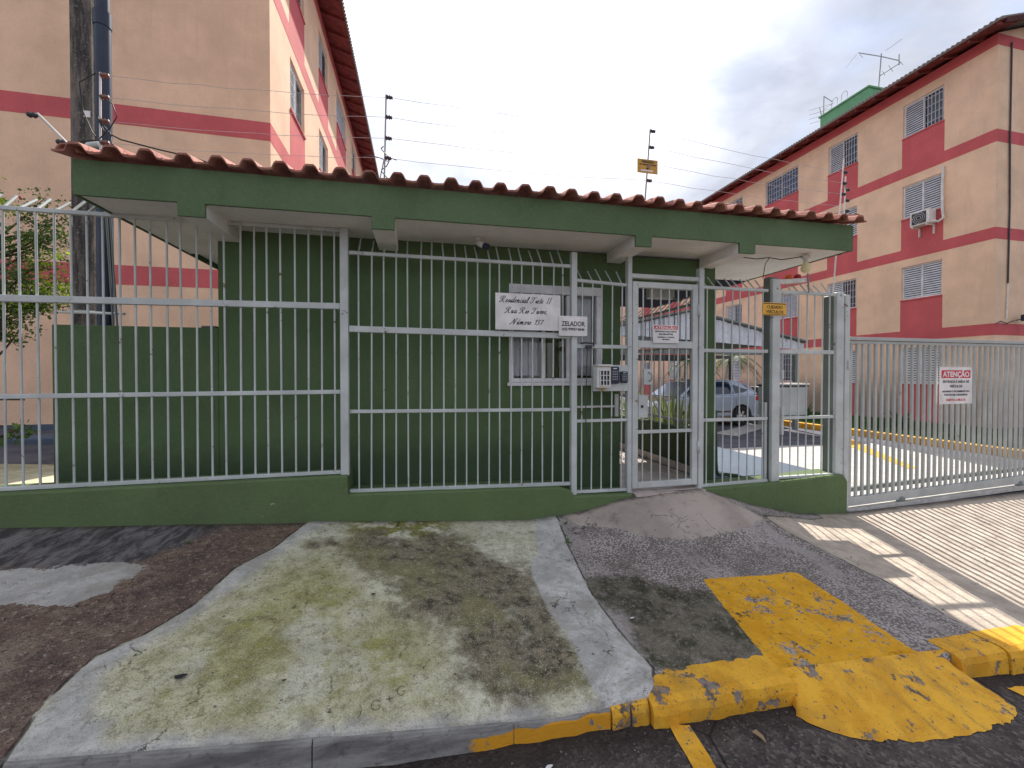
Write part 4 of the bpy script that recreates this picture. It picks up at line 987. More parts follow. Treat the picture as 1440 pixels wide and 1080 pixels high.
mb = MB(); mb.lathe([(0, -.006), (.014, -.006), (.014, .0)], 12, (gx0 + .10, YF - .028, 1.285), 'Y'); part('keyhole', mb, m_black, pg)
gb('handle_plate', gx0 + .12, gx0 + .215, YF - .03, YF - .012, 1.50, 1.655)
tb('handle', [(gx0 + .175, YF - .03, 1.535), (gx0 + .178, YF - .065, 1.55), (gx0 + .185, YF - .07, 1.58), (gx0 + .178, YF - .065, 1.61), (gx0 + .170, YF - .03, 1.625)], .008, m_zinc, pg)
for zz in (2.2, .8): mb = MB(); mb.lathe([(.0, 0), (.013, 0), (.013, .12), (0, .12)], 10, (gx1 + .004, YF - .03, zz)); part('hinge', mb, m_metal, pg)
mb = MB(); mb.box(gx0 - .02, gx1 + .01, YF - .02, YF + .03, 2.56, 2.60); tr = part('gate_header', mb, m_metal, None, .004); tag(tr, 'grey steel header bar above the pedestrian gate', 'header bar')

# sliding vehicle gate
sg = thing('sliding_gate', 'long grey vertical barred sliding vehicle gate across the driveway', 'gate', (6.8, YF, .07))
SX1 = 9.1
def zg(X): return .135 + (X - 4.75) * .034
def bar4(nm, a, b, mat, y0, y1, bev=.003):
    (x0, z0, z1), (x1, z2, z3) = a, b; mb = MB()
    mb.hexa([(x0, y0, z0), (x1, y0, z2), (x1, y1, z2), (x0, y1, z0)], [(x0, y0, z1), (x1, y0, z3), (x1, y1, z3), (x0, y1, z1)]); return part(nm, mb, mat, sg, bev)
bar4('top_rail', (4.75, 1.955, 1.985), (SX1, 1.955, 1.985), m_gate, YF - .02, YF + .04)
bar4('top_guide', (4.75, 1.992, 2.03), (SX1, 1.992, 2.03), m_gate, YF - .035, YF + .055)
bar4('bottom_rail', (4.755, zg(4.755) - .035, zg(4.755) + .06), (SX1, zg(SX1) - .035, zg(SX1) + .06), m_gate, YF - .022, YF + .03)
bar4('inner_rail', (4.76, zg(4.76) + .10, zg(4.76) + .15), (SX1, zg(SX1) + .10, zg(SX1) + .15), m_dmetal, YF + .045, YF + .085)
ub = MB(); ub.box(-.0145, .0145, -.010, .012, 0, 1); ubm = ub.mesh('bar', m_gate); fixn(ubm)
i = 0; X = 4.79
while X < SX1 - .03:
    z0 = zg(X) + .055; o = inst('bar', ubm, sg, (X, YF - .003, z0), (0, random.uniform(-.003, .003), random.uniform(-.03, .03)), (1, 1, 1.957 - z0)); X += .093
for xx in (5.55, 7.55, 8.9):
    mb = MB(); mb.lathe([(0, -.02), (.045, -.02), (.05, 0), (.045, .02), (0, .02)], 16, (xx, YF - .01, zg(xx) - .045), 'Y'); wh_ = part('roller', mb, m_dmetal, sg)
mb = MB(); mb.hexa([(4.72, YF - .05, zg(4.72) - .11), (9.3, YF - .05, zg(9.3) - .11), (9.3, YF + .06, zg(9.3) - .11), (4.72, YF + .06, zg(4.72) - .11)],
                   [(4.72, YF - .05, zg(4.72) - .058), (9.3, YF - .05, zg(9.3) - .058), (9.3, YF + .06, zg(9.3) - .058), (4.72, YF + .06, zg(4.72) - .058)])
tag(part('gate_track', mb, m_whitecon, None, .004), 'pale concrete track strip under the sliding gate', 'gate track')

# ------------------------------------------------------------------ signs and lettering
def plate(name, label, cat, x0, x1, z0, z1, mat, y=YF - .045, tilt=0):
    t = thing(name, label, cat, ((x0 + x1) / 2, y, (z0 + z1) / 2))
    mb = MB(); mb.box(x0, x1, y, y + .004, z0, z1); part('plate', mb, mat, t)
    return t
# round-hand lettering drawn as pen strokes
GL = {
 'R': (1.55, [[(-.35, .25), (-.25, .0), (.1, .1), (.45, 1.1), (.55, 1.9)], [(-.15, 1.1), (-.25, 1.6), (.2, 2.05), (.8, 2.1), (1.15, 1.8), (1.0, 1.3), (.5, 1.1), (.7, .9), (.95, .2), (1.2, .0), (1.45, .2)]]),
 'T': (1.35, [[(-.1, 1.3), (-.15, 1.8), (.2, 2.05), (.6, 1.85), (1.0, 1.95), (1.35, 2.15)], [(.75, 1.9), (.55, 1.0), (.4, .2), (.05, -.05), (-.25, .15), (-.1, .4)]]),
 'N': (1.75, [[(-.45, .3), (-.3, .0), (.05, .2), (.5, 1.2), (.65, 2.0)], [(.65, 2.0), (.85, 1.0), (1.05, .02)], [(1.05, .02), (1.3, 1.1), (1.6, 2.0), (1.85, 2.1)]]),
 'I': (.7, [[(.1, 2.0), (.6, 2.0)], [(.35, 2.0), (.3, 0)], [(.05, 0), (.55, 0)]]),
 'e': (.72, [[(-.05, .3), (.3, .55), (.5, .85), (.35, 1.02), (.12, .75), (.08, .25), (.3, -.02), (.7, .3)]]),
 's': (.62, [[(-.1, .2), (.35, 1.05), (.3, .8), (.5, .3), (.25, -.03), (.0, .15)], [(.4, .1), (.65, .3)]]),
 'i': (.42, [[(-.05, .3), (.2, .98), (.13, .3), (.22, .0), (.45, .3)], [(.27, 1.4), (.3, 1.48)]]),
 'd': (.82, [[(.5, .9), (.25, 1.0), (.03, .6), (.08, .1), (.3, .0), (.5, .4), (.72, 2.05)], [(.62, 1.3), (.5, .3), (.6, .0), (.85, .3)]]),
 'n': (.88, [[(-.05, .6), (.12, 1.0), (.08, 0)], [(.08, .2), (.4, .95), (.55, .85), (.5, .2), (.62, .0), (.9, .3)]]),
 'm': (1.3, [[(-.05, .6), (.12, 1.0), (.08, 0)], [(.08, .2), (.4, .95), (.52, .85), (.48, 0)], [(.48, .2), (.8, .95), (.95, .85), (.9, .2), (1.02, .0), (1.3, .3)]]),
 'c': (.65, [[(.5, .8), (.35, 1.0), (.1, .75), (.06, .25), (.28, -.02), (.65, .3)]]),
 'a': (.85, [[(.55, .85), (.3, 1.0), (.04, .6), (.08, .1), (.28, .0), (.55, .5), (.62, 1.0), (.55, .3), (.65, .0), (.88, .3)]]),
 'l': (.5, [[(-.05, .3), (.3, 1.2), (.42, 1.9), (.3, 2.1), (.14, 1.5), (.1, .3), (.22, .0), (.5, .3)]]),
 't': (.5, [[(.32, 1.7), (.12, .3), (.22, .0), (.5, .3)], [(-.05, 1.1), (.5, 1.15)]]),
 'u': (.88, [[(-.03, .6), (.12, 1.0), (.07, .2), (.22, .0), (.42, .3), (.58, 1.0)], [(.58, 1.0), (.52, .2), (.64, .0), (.88, .3)]]),
 'o': (.72, [[(.3, 1.0), (.06, .7), (.07, .15), (.28, .0), (.5, .35), (.48, .85), (.3, 1.0)], [(.5, .8), (.75, .75)]]),
 'r': (.62, [[(-.05, .4), (.2, 1.1), (.22, .92), (.48, .9), (.38, .3), (.45, 0), (.65, .3)]]),
 'v': (.72, [[(-.05, .7), (.12, 1.0), (.12, .3), (.25, .0), (.48, .4), (.45, .95), (.7, .85)]]),
 ',': (.4, [[(.15, .1), (.12, -.1), (.0, -.35)]]),
 '1': (.7, [[(.15, 1.2), (.5, 1.75), (.35, 0)]]),
 '3': (1.05, [[(.05, 1.45), (.4, 1.8), (.82, 1.5), (.35, 1.0), (.85, .55), (.4, -.05), (-.1, .25)]]),
 '7': (.85, [[(.1, 1.5), (.2, 1.7), (.45, 1.6), (.8, 1.75), (.45, .9), (.3, 0)]]),
 ' ': (.85, []),
}
GL['ú'] = (GL['u'][0], GL['u'][1] + [[(.35, 1.35), (.6, 1.75)]])
def script_line(s, xc, y, z, xh, mat, parent):
    SPC = 1.22; tot = SPC * sum(GL[c_][0] for c_ in s); x = xc - tot * xh / 2; mb = MB()
    for ch in s:
        wd, strokes = GL[ch]
        for st in strokes:
            P = [Vector((a, b)) for a, b in st]
            if len(P) > 2:
                Q = []
                for i in range(len(P) - 1):
                    p0, p1, p2, p3 = P[max(i - 1, 0)], P[i], P[i + 1], P[min(i + 2, len(P) - 1)]
                    for t in (0, .25, .5, .75): Q.append(.5 * ((2 * p1) + (p2 - p0) * t + (2 * p0 - 5 * p1 + 4 * p2 - p3) * t * t + (3 * p1 - p0 - 3 * p2 + p3) * t ** 3))
                P = Q + [P[-1]]
            vs = []
            for i, p in enumerate(P):
                d = (P[min(i + 1, len(P) - 1)] - P[max(i - 1, 0)]).normalized(); nrm = Vector((-d.y, d.x))
                th = .045 + .075 * max(0, abs(d.y)) ** 1.5
                for q_ in (p + nrm * th, p - nrm * th):
                    vs.append((x + (q_.x + .42 * q_.y) * xh, y - .0012, z + q_.y * xh))
            mb.add(vs, [(2 * i, 2 * i + 1, 2 * i + 3, 2 * i + 2) for i in range(len(P) - 1)])
        x += wd * xh * SPC
    me = mb.mesh('lettering', mat); o = link('lettering', me, parent); o.matrix_parent_inverse = Matrix.Translation(-Vector(parent.location)); return o
nb = plate('name_board', 'large white board with curly script naming the residence and street', 'sign', .672, 1.292, 2.012, 2.345, m_plate)
script_line('Residencial Tiete II', .955, YF - .046, 2.262, .0265, m_black, nb)
script_line('Rua Rio Turvo,', .965, YF - .046, 2.165, .0265, m_black, nb)
script_line('Número 137', .965, YF - .046, 2.062, .0265, m_black, nb)
zs_ = plate('caretaker_sign', 'small white caretaker phone sign overlapping the corner of the name board', 'sign', 1.275, 1.560, 1.967, 2.153, m_plate, YF - .055)
text('lettering', 'ZELADOR', 1.417, YF - .056, 2.060, .062, m_black, zs_, bold=.0012, width=.235)
text('lettering', '(43) 99957-0646', 1.417, YF - .056, 2.018, .034, m_black, zs_, bold=.0009, width=.225)
ps = plate('warning_sign', 'white sign with red heading fixed to the pedestrian gate', 'sign', 2.265, 2.552, 1.918, 2.098, m_plate, YF - .04)
mb = MB(); mb.box(2.278, 2.540, YF - .0415, YF - .04, 2.053, 2.090); part('red_panel', mb, m_redp, ps)
text('lettering', 'ATENÇÃO', 2.409, YF - .0425, 2.058, .036, m_plate, ps, bold=.0012, width=.245)
for s_, z_, h_, w_ in [('ENTRADA EXCLUSIVA', 2.025, .021, .24), ('DE PEDESTRE', 1.998, .021, .155), ('MANTENHA O PORTÃO', 1.970, .015, .19), ('FECHADO', 1.948, .015, .08)]:
    text('lettering', s_, 2.409, YF - .041, z_, h_, m_black, ps, bold=.0006, width=w_)
gs = plate('warning_sign', 'white sign with red heading fixed to the sliding gate bars', 'sign', 6.105, 6.645, 1.247, 1.692, m_plate, YF - .035)
mb = MB(); mb.box(6.135, 6.612, YF - .0365, YF - .035, 1.56, 1.655); part('red_panel', mb, m_redp, gs)
text('lettering', 'ATENÇÃO', 6.374, YF - .0375, 1.576, .088, m_plate, gs, bold=.003, width=.44)
for s_, z_, h_, w_, mt in [('ENTRADA E SAÍDA DE', 1.502, .042, .43, m_black), ('VEÍCULOS', 1.446, .042, .21, m_black), ('AGUARDE O FECHAMENTO DO', 1.388, .030, .45, m_black), ('PORTÃO EM 5 SEGUNDOS', 1.346, .030, .38, m_black), ('SUJEITO A MULTA', 1.282, .036, .32, m_redp)]:
    text('lettering', s_, 6.374, YF - .036, z_, h_, mt, gs, bold=.001, width=w_)
cs_ = plate('vehicle_sign', 'small yellow vehicle caution sign on the tall double post', 'sign', 3.56, 3.865, 2.236, 2.372, m_yelp, YF - .04)
mb = MB()
for b in [(3.568, 3.857, 2.356, 2.364), (3.568, 3.857, 2.242, 2.248)]: mb.box(b[0], b[1], YF - .0412, YF - .04, b[2], b[3])
part('border_line', mb, m_black, cs_)
text('lettering', 'CUIDADO', 3.712, YF - .041, 2.308, .046, m_black, cs_, bold=.0008, width=.20)
text('lettering', 'VEÍCULOS', 3.712, YF - .041, 2.258, .046, m_black, cs_, bold=.0008, width=.225)
# intercom cluster
ic = thing('intercom', 'white caged intercom and keypads on a grey plate left of the gate', 'intercom', (1.81, YF, 1.45))
mb = MB(); mb.box(1.632, 1.998, YF - .03, YF - .018, 1.440, 1.695); part('backing_plate', mb, m_metal, ic, .003)
mb = MB(); mb.box(1.640, 1.785, YF - .10, YF - .031, 1.475, 1.68); cg = part('white_case', mb, m_white_pl, ic, .006)
mb = MB(); mb.box(1.668, 1.768, YF - .103, YF - .1005, 1.50, 1.64); part('dark_face', mb, m_navy, cg)
mb = MB()
for i in range(4): xx = 1.668 + i * .0315; mb.box(xx, xx + .007, YF - .112, YF - .104, 1.495, 1.645)
for i in range(4): zz = 1.497 + i * .047; mb.box(1.666, 1.772, YF - .1125, YF - .1045, zz, zz + .006)
part('cage', mb, m_white_pl, cg)
mb = MB(); mb.box(1.635, 1.79, YF - .13, YF - .031, 1.681, 1.697); part('rain_hood', mb, m_white_pl, cg, .004)
mb = MB(); mb.tube([(1.70, YF - .08, 1.69), (1.702, YF - .08, 1.745)], .004, 6); part('antenna', mb, m_insd, cg)
mb = MB(); mb.lathe([(0, 0), (.014, 0), (.012, -.03), (0, -.032)], 10, (1.712, YF - .07, 1.474)); part('padlock', mb, m_gold, cg)
for (x0, x1, z0, z1) in [(1.797, 1.893, 1.513, 1.678), (1.908, 1.985, 1.520, 1.632)]:
    mb = MB(); mb.box(x0, x1, YF - .06, YF - .031, z0, z1); kp = part('keypad', mb, m_navy, ic, .008)
    w__ = x1 - x0; h__ = z1 - z0
    for r_ in range(4):
        for c_ in range(3):
            mb = MB(); xx = x0 + w__ * (.22 + .22 * c_); zz = z0 + h__ * (.22 + .15 * r_); mb.box(xx, xx + w__ * .13, YF - .063, YF - .0605, zz, zz + h__ * .08); part('key', mb, m_zinc, kp)
    mb = MB(); mb.box(x0 + w__ * .3, x1 - w__ * .3, YF - .0625, YF - .0605, z1 - h__ * .14, z1 - h__ * .08); part('display', mb, m_louvre, kp)
lk = thing('chain_lock', 'dark cable and padlock wrapped round the rail of the narrow panel', 'padlock', (1.58, YF - .03, 1.88))
mb = MB(); mb.box(1.545, 1.615, YF - .06, YF - .025, 1.850, 1.885); part('lock_body', mb, m_insd, lk, .01)
tb('cable', [(1.50, YF - .03, 1.90), (1.55, YF - .05, 1.905), (1.62, YF - .045, 1.90), (1.64, YF - .03, 1.875)], .008, m_insd, lk)
tb('hanging_cable', [(1.565, YF - .04, 1.855), (1.56, YF - .03, 1.5), (1.555, YF - .03, 1.2), (1.57, YF - .03, 1.0)], .005, m_insd, lk, 6)
pb = thing('pipe_stub', 'white plastic pipe stub beside the entrance post below the intercom', 'pipe', (1.96, YW - .1, 1.16))
tb('pipe', [(1.985, YW - .04, 1.17), (1.985, YW - .04, 1.40)], .022, m_white_pl, pb, 12)
tb('pipe', [(1.50, YW - .05, 1.275), (1.955, YW - .05, 1.275)], .012, m_white_pl, pb, 10)
# warning lamp bracket on the double post
wl_ = thing('warning_lamps', 'flat arm with an orange and a red dome lamp above the caution sign', 'warning light', (3.75, YF, 2.63))
mb = MB(); mb.X = Matrix.Translation((3.80, YF + .02, 2.585)) @ Matrix.Rotation(R(-6), 4, 'Y'); mb.box(0, .37, -.035, .035, 0, .045); part('arm', mb, m_white_pl, wl_, .004)
for xx, mt, nm in ((3.95, m_lamp_o, 'orange_lens'), (4.07, m_lamp_r, 'red_lens')):
    mb = MB(); z_ = 2.632 + (xx - 3.8) * .105; mb.lathe([(.040, 0), (.040, .012), (.034, .034), (.018, .046), (0, .048)], 16, (xx, YF + .02, z_)); part(nm, mb, mt, wl_)
# grey meter box and its pedestal
mbx = thing('meter_box', 'light grey cabinet with a dark lid edge behind the last fence panel', 'cabinet', (4.03, 3.86, 1.148))
mb = MB(); mb.box(3.815, 4.24, 3.735, 3.98, 1.148, 1.468); part('cabinet', mb, m_metal, mbx, .006)
mb = MB(); mb.box(3.812, 4.25, 3.728, 3.99, 1.469, 1.483); part('seal', mb, m_black, mbx)
mb = MB(); mb.box(3.812, 4.262, 3.724, 4.0, 1.484, 1.505); part('lid', mb, m_white_pl, mbx, .005)
gbx = thing('motor_cabinet', 'dark grey green cabinet standing just behind the rear of the parked car', 'cabinet', (11.15, 11.6, -.1))
mb = MB(); mb.box(10.92, 11.50, 11.40, 11.80, -.15, 1.17); part('body', mb, m_dmetal, gbx, .01)
mb = MB(); mb.box(10.90, 11.52, 11.38, 11.82, 1.171, 1.20); part('cover', mb, m_metal, gbx, .006)
for (xx, zz, hh, lb) in [(4.42, .30, .16, 'black rubber wedge on the driveway behind the last fence panel'), (4.92, .17, .06, 'low black motor housing on the driveway beside the gate')]:
    mb = MB(); yy = 4.4
    mb.hexa([(xx - .06, yy - .05, zz - .15), (xx + .06, yy - .05, zz - .15), (xx + .06, yy + .05, zz - .15), (xx - .06, yy + .05, zz - .15)], [(xx - .02, yy - .04, zz + hh), (xx + .05, yy - .04, zz + hh - .03), (xx + .05, yy + .04, zz + hh - .03), (xx - .02, yy + .04, zz + hh)])
    o = part('rubber_block', mb, m_tyre, None, .01); tag(o, lb, 'rubber block')
hose = MB(); hose.tube([(3.26, 4.0, 1.2), (3.27, 4.0, .62), (3.28, 4.0, .50), (3.32, 4.01, .46), (3.42, 4.02, .455), (3.55, 4.0, .44), (3.62, 3.96, .41)], .022, 8)
tag(part('green_hose', hose, m_green, None), 'green painted pipe curving out at the foot of the pillar', 'pipe')

# ------------------------------------------------------------------ electric fence on the roof
def rod_post(label, a, b, zs, side=1, mt=m_zinc, ins=m_insd):
    a = Vector(a); b = Vector(b)
    t = thing('electric_fence_post', label, 'fence post', a)
    tb('rod', [a, b], .0075, mt, t, 8); P = []
    for z_ in zs:
        f = (z_ - a.z) / (b.z - a.z); p = a + (b - a) * f
        mb = MB(); mb.lathe([(0, 0), (.012, 0), (.02, .012), (.012, .022), (.02, .034), (.012, .044), (.018, .055), (0, .06)], 10, (p.x + .0, p.y, p.z), 'X')
        for v in range(len(mb.v)): pass
        part('insulator', mb, ins, t); P.append((p.x + .03, p.y, p.z))
    return t, P
t0, P0 = rod_post('electric fence post with brown insulators beside the dark pipe', (-2.462, 3.9, 3.30), (-2.456, 3.9, 3.99), [3.97, 3.80, 3.61, 3.44], 1, m_white, m_insul)
t1, P1 = rod_post('electric fence post standing on the tiles against the open sky', (-.31, 3.9, 3.25), (-.289, 3.9, 4.14), [4.12, 3.94, 3.75, 3.57], 1)
t2, P2 = rod_post('electric fence post carrying the yellow danger plate', (2.30, 3.9, 3.25), (2.37, 3.9, 4.18), [4.16, 3.99, 3.82, 3.64], 1)
t3, P3 = rod_post('long slanting electric fence post at the right end of the roof', (4.79, 3.95, 1.98), (4.95, 3.92, 4.18), [4.02, 3.89, 3.76, 3.05], 1, m_white)
t4, P4 = rod_post('short electric fence post beside the long one at the roof end', (5.053, 4.0, 3.10), (5.08, 4.0, 4.02), [3.86, 3.73, 3.60], 1, m_white)
rod('brace', P3[1], P4[0], .008, m_zinc, t3)
def wire(name, label, a, b, sag=.02, r=.0022, n=10, mat=m_wire, group=None):
    a = Vector(a); b = Vector(b); pts = [a + (b - a) * (i / n) + Vector((0, 0, -sag * 4 * (i / n) * (1 - i / n))) for i in range(n + 1)]
    mb = MB(); mb.tube(pts, r, 5); return mb
names = ['top', 'second', 'third', 'lowest']
for kx in range(4):
    mb = MB()
    e3 = P3[min(kx, 2)] if kx < 3 else (4.93, 3.93, 3.62)
    for a, b in ((P0[kx], P1[kx]), (P1[kx], P2[kx]), (P2[kx], e3)):
        pts = [Vector(a) + (Vector(b) - Vector(a)) * (i / 10) + Vector((0, 0, -.10 * (i / 10) * (1 - i / 10) + .006 * random.uniform(-1, 1) * (0 < i < 10))) for i in range(11)]
        mb.tube(pts, .0019, 5)
    tag(part('fence_wire', mb, m_wire), names[kx] + ' of the four electric fence wires above the roof', 'wire')
dp = thing('danger_plate', 'yellow electric danger plate hanging on the post above the roof', 'sign', (2.31, 3.86, 3.76))
mb = MB(); mb.box(2.203, 2.435, 3.862, 3.866, 3.695, 3.838); part('plate', mb, m_gold, dp)
text('lettering', 'PERIGO', 2.319, 3.8605, 3.800, .032, m_black, dp, bold=.0008, width=.14)
mb = MB(); mb.box(2.24, 2.38, 3.8595, 3.8615, 3.712, 3.728); part('pale_stripe', mb, m_plate, dp)
mb = MB(); mb.box(2.225, 2.415, 3.8595, 3.8615, 3.778, 3.786); mb.add([(2.30, 3.8605, 3.735), (2.325, 3.8605, 3.735), (2.345, 3.8605, 3.772), (2.325, 3.8605, 3.776)], [(0, 1, 2, 3)]); part('print', mb, m_timber_d, dp)
tb('bolt', [(2.325, 3.86, 3.75), (2.33, 3.84, 3.765)], .012, m_zinc, dp)
tb('coil', [(-.30 + .035 * math.sin(a * 1.1), 3.9 + .03 * math.cos(a * 1.1), 3.30 + a * .035) for a in range(12)], .0045, m_insd, t1, 6)
tb('stay', [(-.31, 3.9, 3.55), (-.37, 3.93, 3.28)], .005, m_zinc, t1, 6)
tb('wire_tail', [(-.48, 3.9, 3.56), (-.42, 3.9, 3.575), (-.35, 3.9, 3.565), (-.28, 3.9, 3.54), (-.24, 3.9, 3.57), (-.20, 3.9, 3.56)], .004, m_insd, t1, 6)
# first slanting arm and the conduit arch at the left end
sa = thing('wire_standoff', 'white slanting arm with two insulators at the left end of the roof', 'fence post', (-2.60, 3.9, 3.30))
tb('arm', [(-2.58, 3.9, 3.30), (-2.835, 3.86, 3.59)], .010, m_white_pl, sa)
for p in [(-2.86, 3.85, 3.57), (-2.70, 3.88, 3.40)]:
    mb = MB(); mb.lathe([(0, -.03), (.014, -.03), (.022, -.015), (.014, 0), (.022, .015), (.012, .03), (0, .03)], 10, p, 'X'); part('insulator', mb, m_insd, sa)
tag(tb('conduit_arch', [(-2.66, 4.0, 3.30), (-2.65, 4.0, 3.40), (-2.60, 4.0, 3.455), (-2.54, 4.0, 3.47), (-2.47, 4.0, 3.44), (-2.42, 4.0, 3.36), (-2.41, 4.0, 3.28)], .022, m_metal, None, 10), 'grey conduit bent into an arch on the left roof corner', 'conduit')
cb = tb('feed_cable', [(-2.47, 3.88, 3.64), (-2.42, 3.87, 3.52), (-2.30, 3.86, 3.46), (-2.05, 3.85, 3.41), (-1.80, 3.84, 3.37), (-1.55, 3.84, 3.30), (-1.40, 3.86, 3.24)], .006, m_cable, None, 6)
tag(cb, 'black feed cable drooping from the brown insulators along the tiles', 'cable')
for pts in ([(-2.46, 3.88, 3.80), (-2.36, 3.87, 3.74), (-2.33, 3.87, 3.64), (-2.38, 3.87, 3.54), (-2.46, 3.88, 3.45)], [(-2.46, 3.88, 3.61), (-2.37, 3.86, 3.50), (-2.36, 3.86, 3.42), (-2.28, 3.86, 3.36), (-2.16, 3.86, 3.30)],
            [(-2.47, 3.88, 3.97), (-2.58, 3.88, 3.88), (-2.56, 3.88, 3.66), (-2.50, 3.88, 3.50), (-2.38, 3.87, 3.36), (-2.22, 3.86, 3.30)], [(-2.47, 3.87, 3.44), (-2.57, 3.87, 3.42), (-2.55, 3.87, 3.34), (-2.47, 3.87, 3.30)]):
    tb('loose_wire', pts, .0045, m_cable, cb, 6)

# ------------------------------------------------------------------ utility pole, conduit
up = thing('utility_pole', 'stained concrete utility pole rising past the left roof corner', 'utility pole', (-3.12, 4.78, .4))
mb = MB(); zs2 = np.linspace(.3, 9.5, 24)
vs = []; fs = []
for z_ in zs2:
    tp = 1 - .012 * (z_ - 2); hw = .088 * tp; hd = .13 * tp; j = .003 * mnoise.noise(Vector((z_ * 2, 0, 0)))
    for px_, py_ in [(-hw, -hd), (hw, -hd), (hw, -hd + .05), (hw - .03, -hd + .07), (hw - .03, hd - .07), (hw, hd - .05), (hw, hd), (-hw, hd)]: vs.append((-3.115 + px_ + j, 4.83 + py_, z_))
for i in range(len(zs2) - 1):
    for j in range(8): q_ = (j + 1) % 8; fs.append((i * 8 + j, i * 8 + q_, (i + 1) * 8 + q_, (i + 1) * 8 + j))
mb.add(vs, fs); part('pole', mb, m_pole, up)
for zz in (3.78, 2.20):
    mb = MB(); mb.box(-3.215, -3.015, 4.685, 4.70, zz, zz + .012); part('strap', mb, m_cable if zz > 3 else m_metal, up)
mb = MB(); mb.box(-3.09, -3.04, 4.694, 4.702, 4.04, 4.10); part('number_plate', mb, m_plate, up)
cp = thing('conduit', 'thick dark blue pipe strapped beside the concrete pole', 'pipe', (-2.96, 4.75, .4))
tb('pipe', [(-2.95, 4.72, .4), (-2.95, 4.72, 5.02)], .062, m_pipe, cp, 16); tb('collar', [(-2.95, 4.72, 4.92), (-2.95, 4.72, 5.06)], .068, m_pipe, cp, 16); tb('upper_pipe', [(-2.95, 4.72, 5.061), (-2.95, 4.72, 9.0)], .055, m_pipe, cp, 16)
tc_ = thing('thin_conduits', 'pair of thin dark conduits leaning behind the left fence', 'pipe', (-2.7, 4.4, 1.9))
for dx in (0, .03): tb('pipe', [(-2.69 + dx, 4.4, 1.90), (-2.74 + dx, 4.4, 3.05)], .008, m_dmetal, tc_)
mb = MB(); mb.tube([(-3.25, 4.62, 2.18), (-2.62, 4.42, 2.155)], .012, 6); tag(part('cross_rod', mb, m_metal), 'thin pale rod crossing the pole just above the low green wall', 'rod')
mb = MB(); mb.box(-6.8, -3.9, 7.0, 7.35, IG(-5, 7) - .05, IG(-5, 7) + .10); tag(part('stone_edging', mb, m_tar, None, .02), 'dark low edging block in the yard near the left block', 'edging')

# ------------------------------------------------------------------ vegetation
def leaf_cloud(name, clusters, mat, parent, size, nper, flat=.7, seed=1):
    rng = np.random.default_rng(seed); V = []; F = []
    for (c_, r_) in clusters:
        for _ in range(nper):
            d = rng.normal(size=3); d /= np.linalg.norm(d); p = np.array(c_) + d * r_ * rng.random() ** .45 * np.array([1, 1, flat])
            a = rng.normal(size=3); a /= np.linalg.norm(a); b = np.cross(a, rng.normal(size=3)); b /= np.linalg.norm(b)
            L = size * rng.uniform(.6, 1.3); W = L * .38; nrm = np.cross(a, b)
            i = len(V); V += [tuple(p), tuple(p + a * L * .45 + b * W + nrm * L * .08), tuple(p + a * L), tuple(p + a * L * .45 - b * W + nrm * L * .08)]
            F += [(i, i + 1, i + 2), (i, i + 2, i + 3)]
    me = bpy.data.meshes.new(name); me.from_pydata(V, [], F); me.materials.append(mat); me.update()
    o = link(name, me, parent); o.matrix_parent_inverse = Matrix.Translation(-Vector(parent.location)); return o
tx, ty = -4.45, 5.45; gz = IG(tx, ty)
tr_ = thing('garden_tree', 'small loose branched tree with feathery leaves behind the left fence', 'tree', (tx, ty, gz))
rg = random.Random(5)
trunk = MB(); trunk.tube([(tx, ty, gz - .05), (tx + .03, ty, gz + .5), (tx - .02, ty, gz + 1.1), (tx + .08, ty, gz + 1.5), (tx + .12, ty, gz + 2.0)], [.045, .04, .036, .03, .022], 9)
trunk.tube([(tx - .16, ty + .1, gz - .05), (tx - .10, ty + .08, gz + .6), (tx - .16, ty + .06, gz + 1.2), (tx - .05, ty, gz + 1.8), (tx - .1, ty, gz + 2.4)], [.035, .03, .028, .02, .012], 8)
part('trunk', trunk, m_bark, tr_)
tips = []
for i in range(44):
    z0 = gz + rg.uniform(1.15, 2.5); a = rg.uniform(0, 6.283); l = rg.uniform(.35, .85); p = Vector((tx + .04 * (z0 - gz), ty, z0)); pts = [p]
    d = Vector((math.cos(a), math.sin(a) * .7, rg.uniform(.15, .9)))
    for s_ in range(4): d = (d + Vector((rg.uniform(-.35, .35), rg.uniform(-.3, .3), rg.uniform(-.2, .25)))).normalized(); pts.append(pts[-1] + d * l / 4)
    br_ = MB(); br_.tube(pts, [.012, .010, .008, .005, .003], 5); part('branch', br_, m_bark, tr_); tips += [(tuple(pts[-1]), .20), (tuple(pts[-2]), .17), (tuple(pts[2]), .13)]
for pts in ([(tx - .05, ty, gz + .9), (tx + .12, ty - .1, gz + 1.15), (tx + .16, ty - .1, gz + 1.2)], [(tx + .02, ty, gz + .75), (tx + .3, ty, gz + .74)], [(tx, ty, gz + .3), (tx + .25, ty - .05, gz + .42)], [(tx, ty, gz + .5), (tx + .22, ty, gz + .40)]):
    br_ = MB(); br_.tube(pts, [.014, .009, .005][:len(pts)], 5); part('branch', br_, m_bark, tr_)
dk2 = [t for i, t in enumerate(tips) if i % 6]; yl = [t for i, t in enumerate(tips) if i % 6 == 0]
leaf_cloud('crown', dk2, m_leaf, tr_, .034, 66, .6, 3)
yl += [((tx + .72, ty - .15, gz + 2.25), .16), ((tx + .62, ty - .1, gz + 1.95), .22), ((tx + .78, ty - .15, gz + 1.85), .17), ((tx - .02, ty - .2, gz + 1.45), .16), ((tx + .3, ty - .1, gz + 2.75), .10), ((tx + .15, ty - .1, gz + 2.85), .09)]
leaf_cloud('young_leaves', yl, m_leaf_y, tr_, .036, 60, .6, 4)
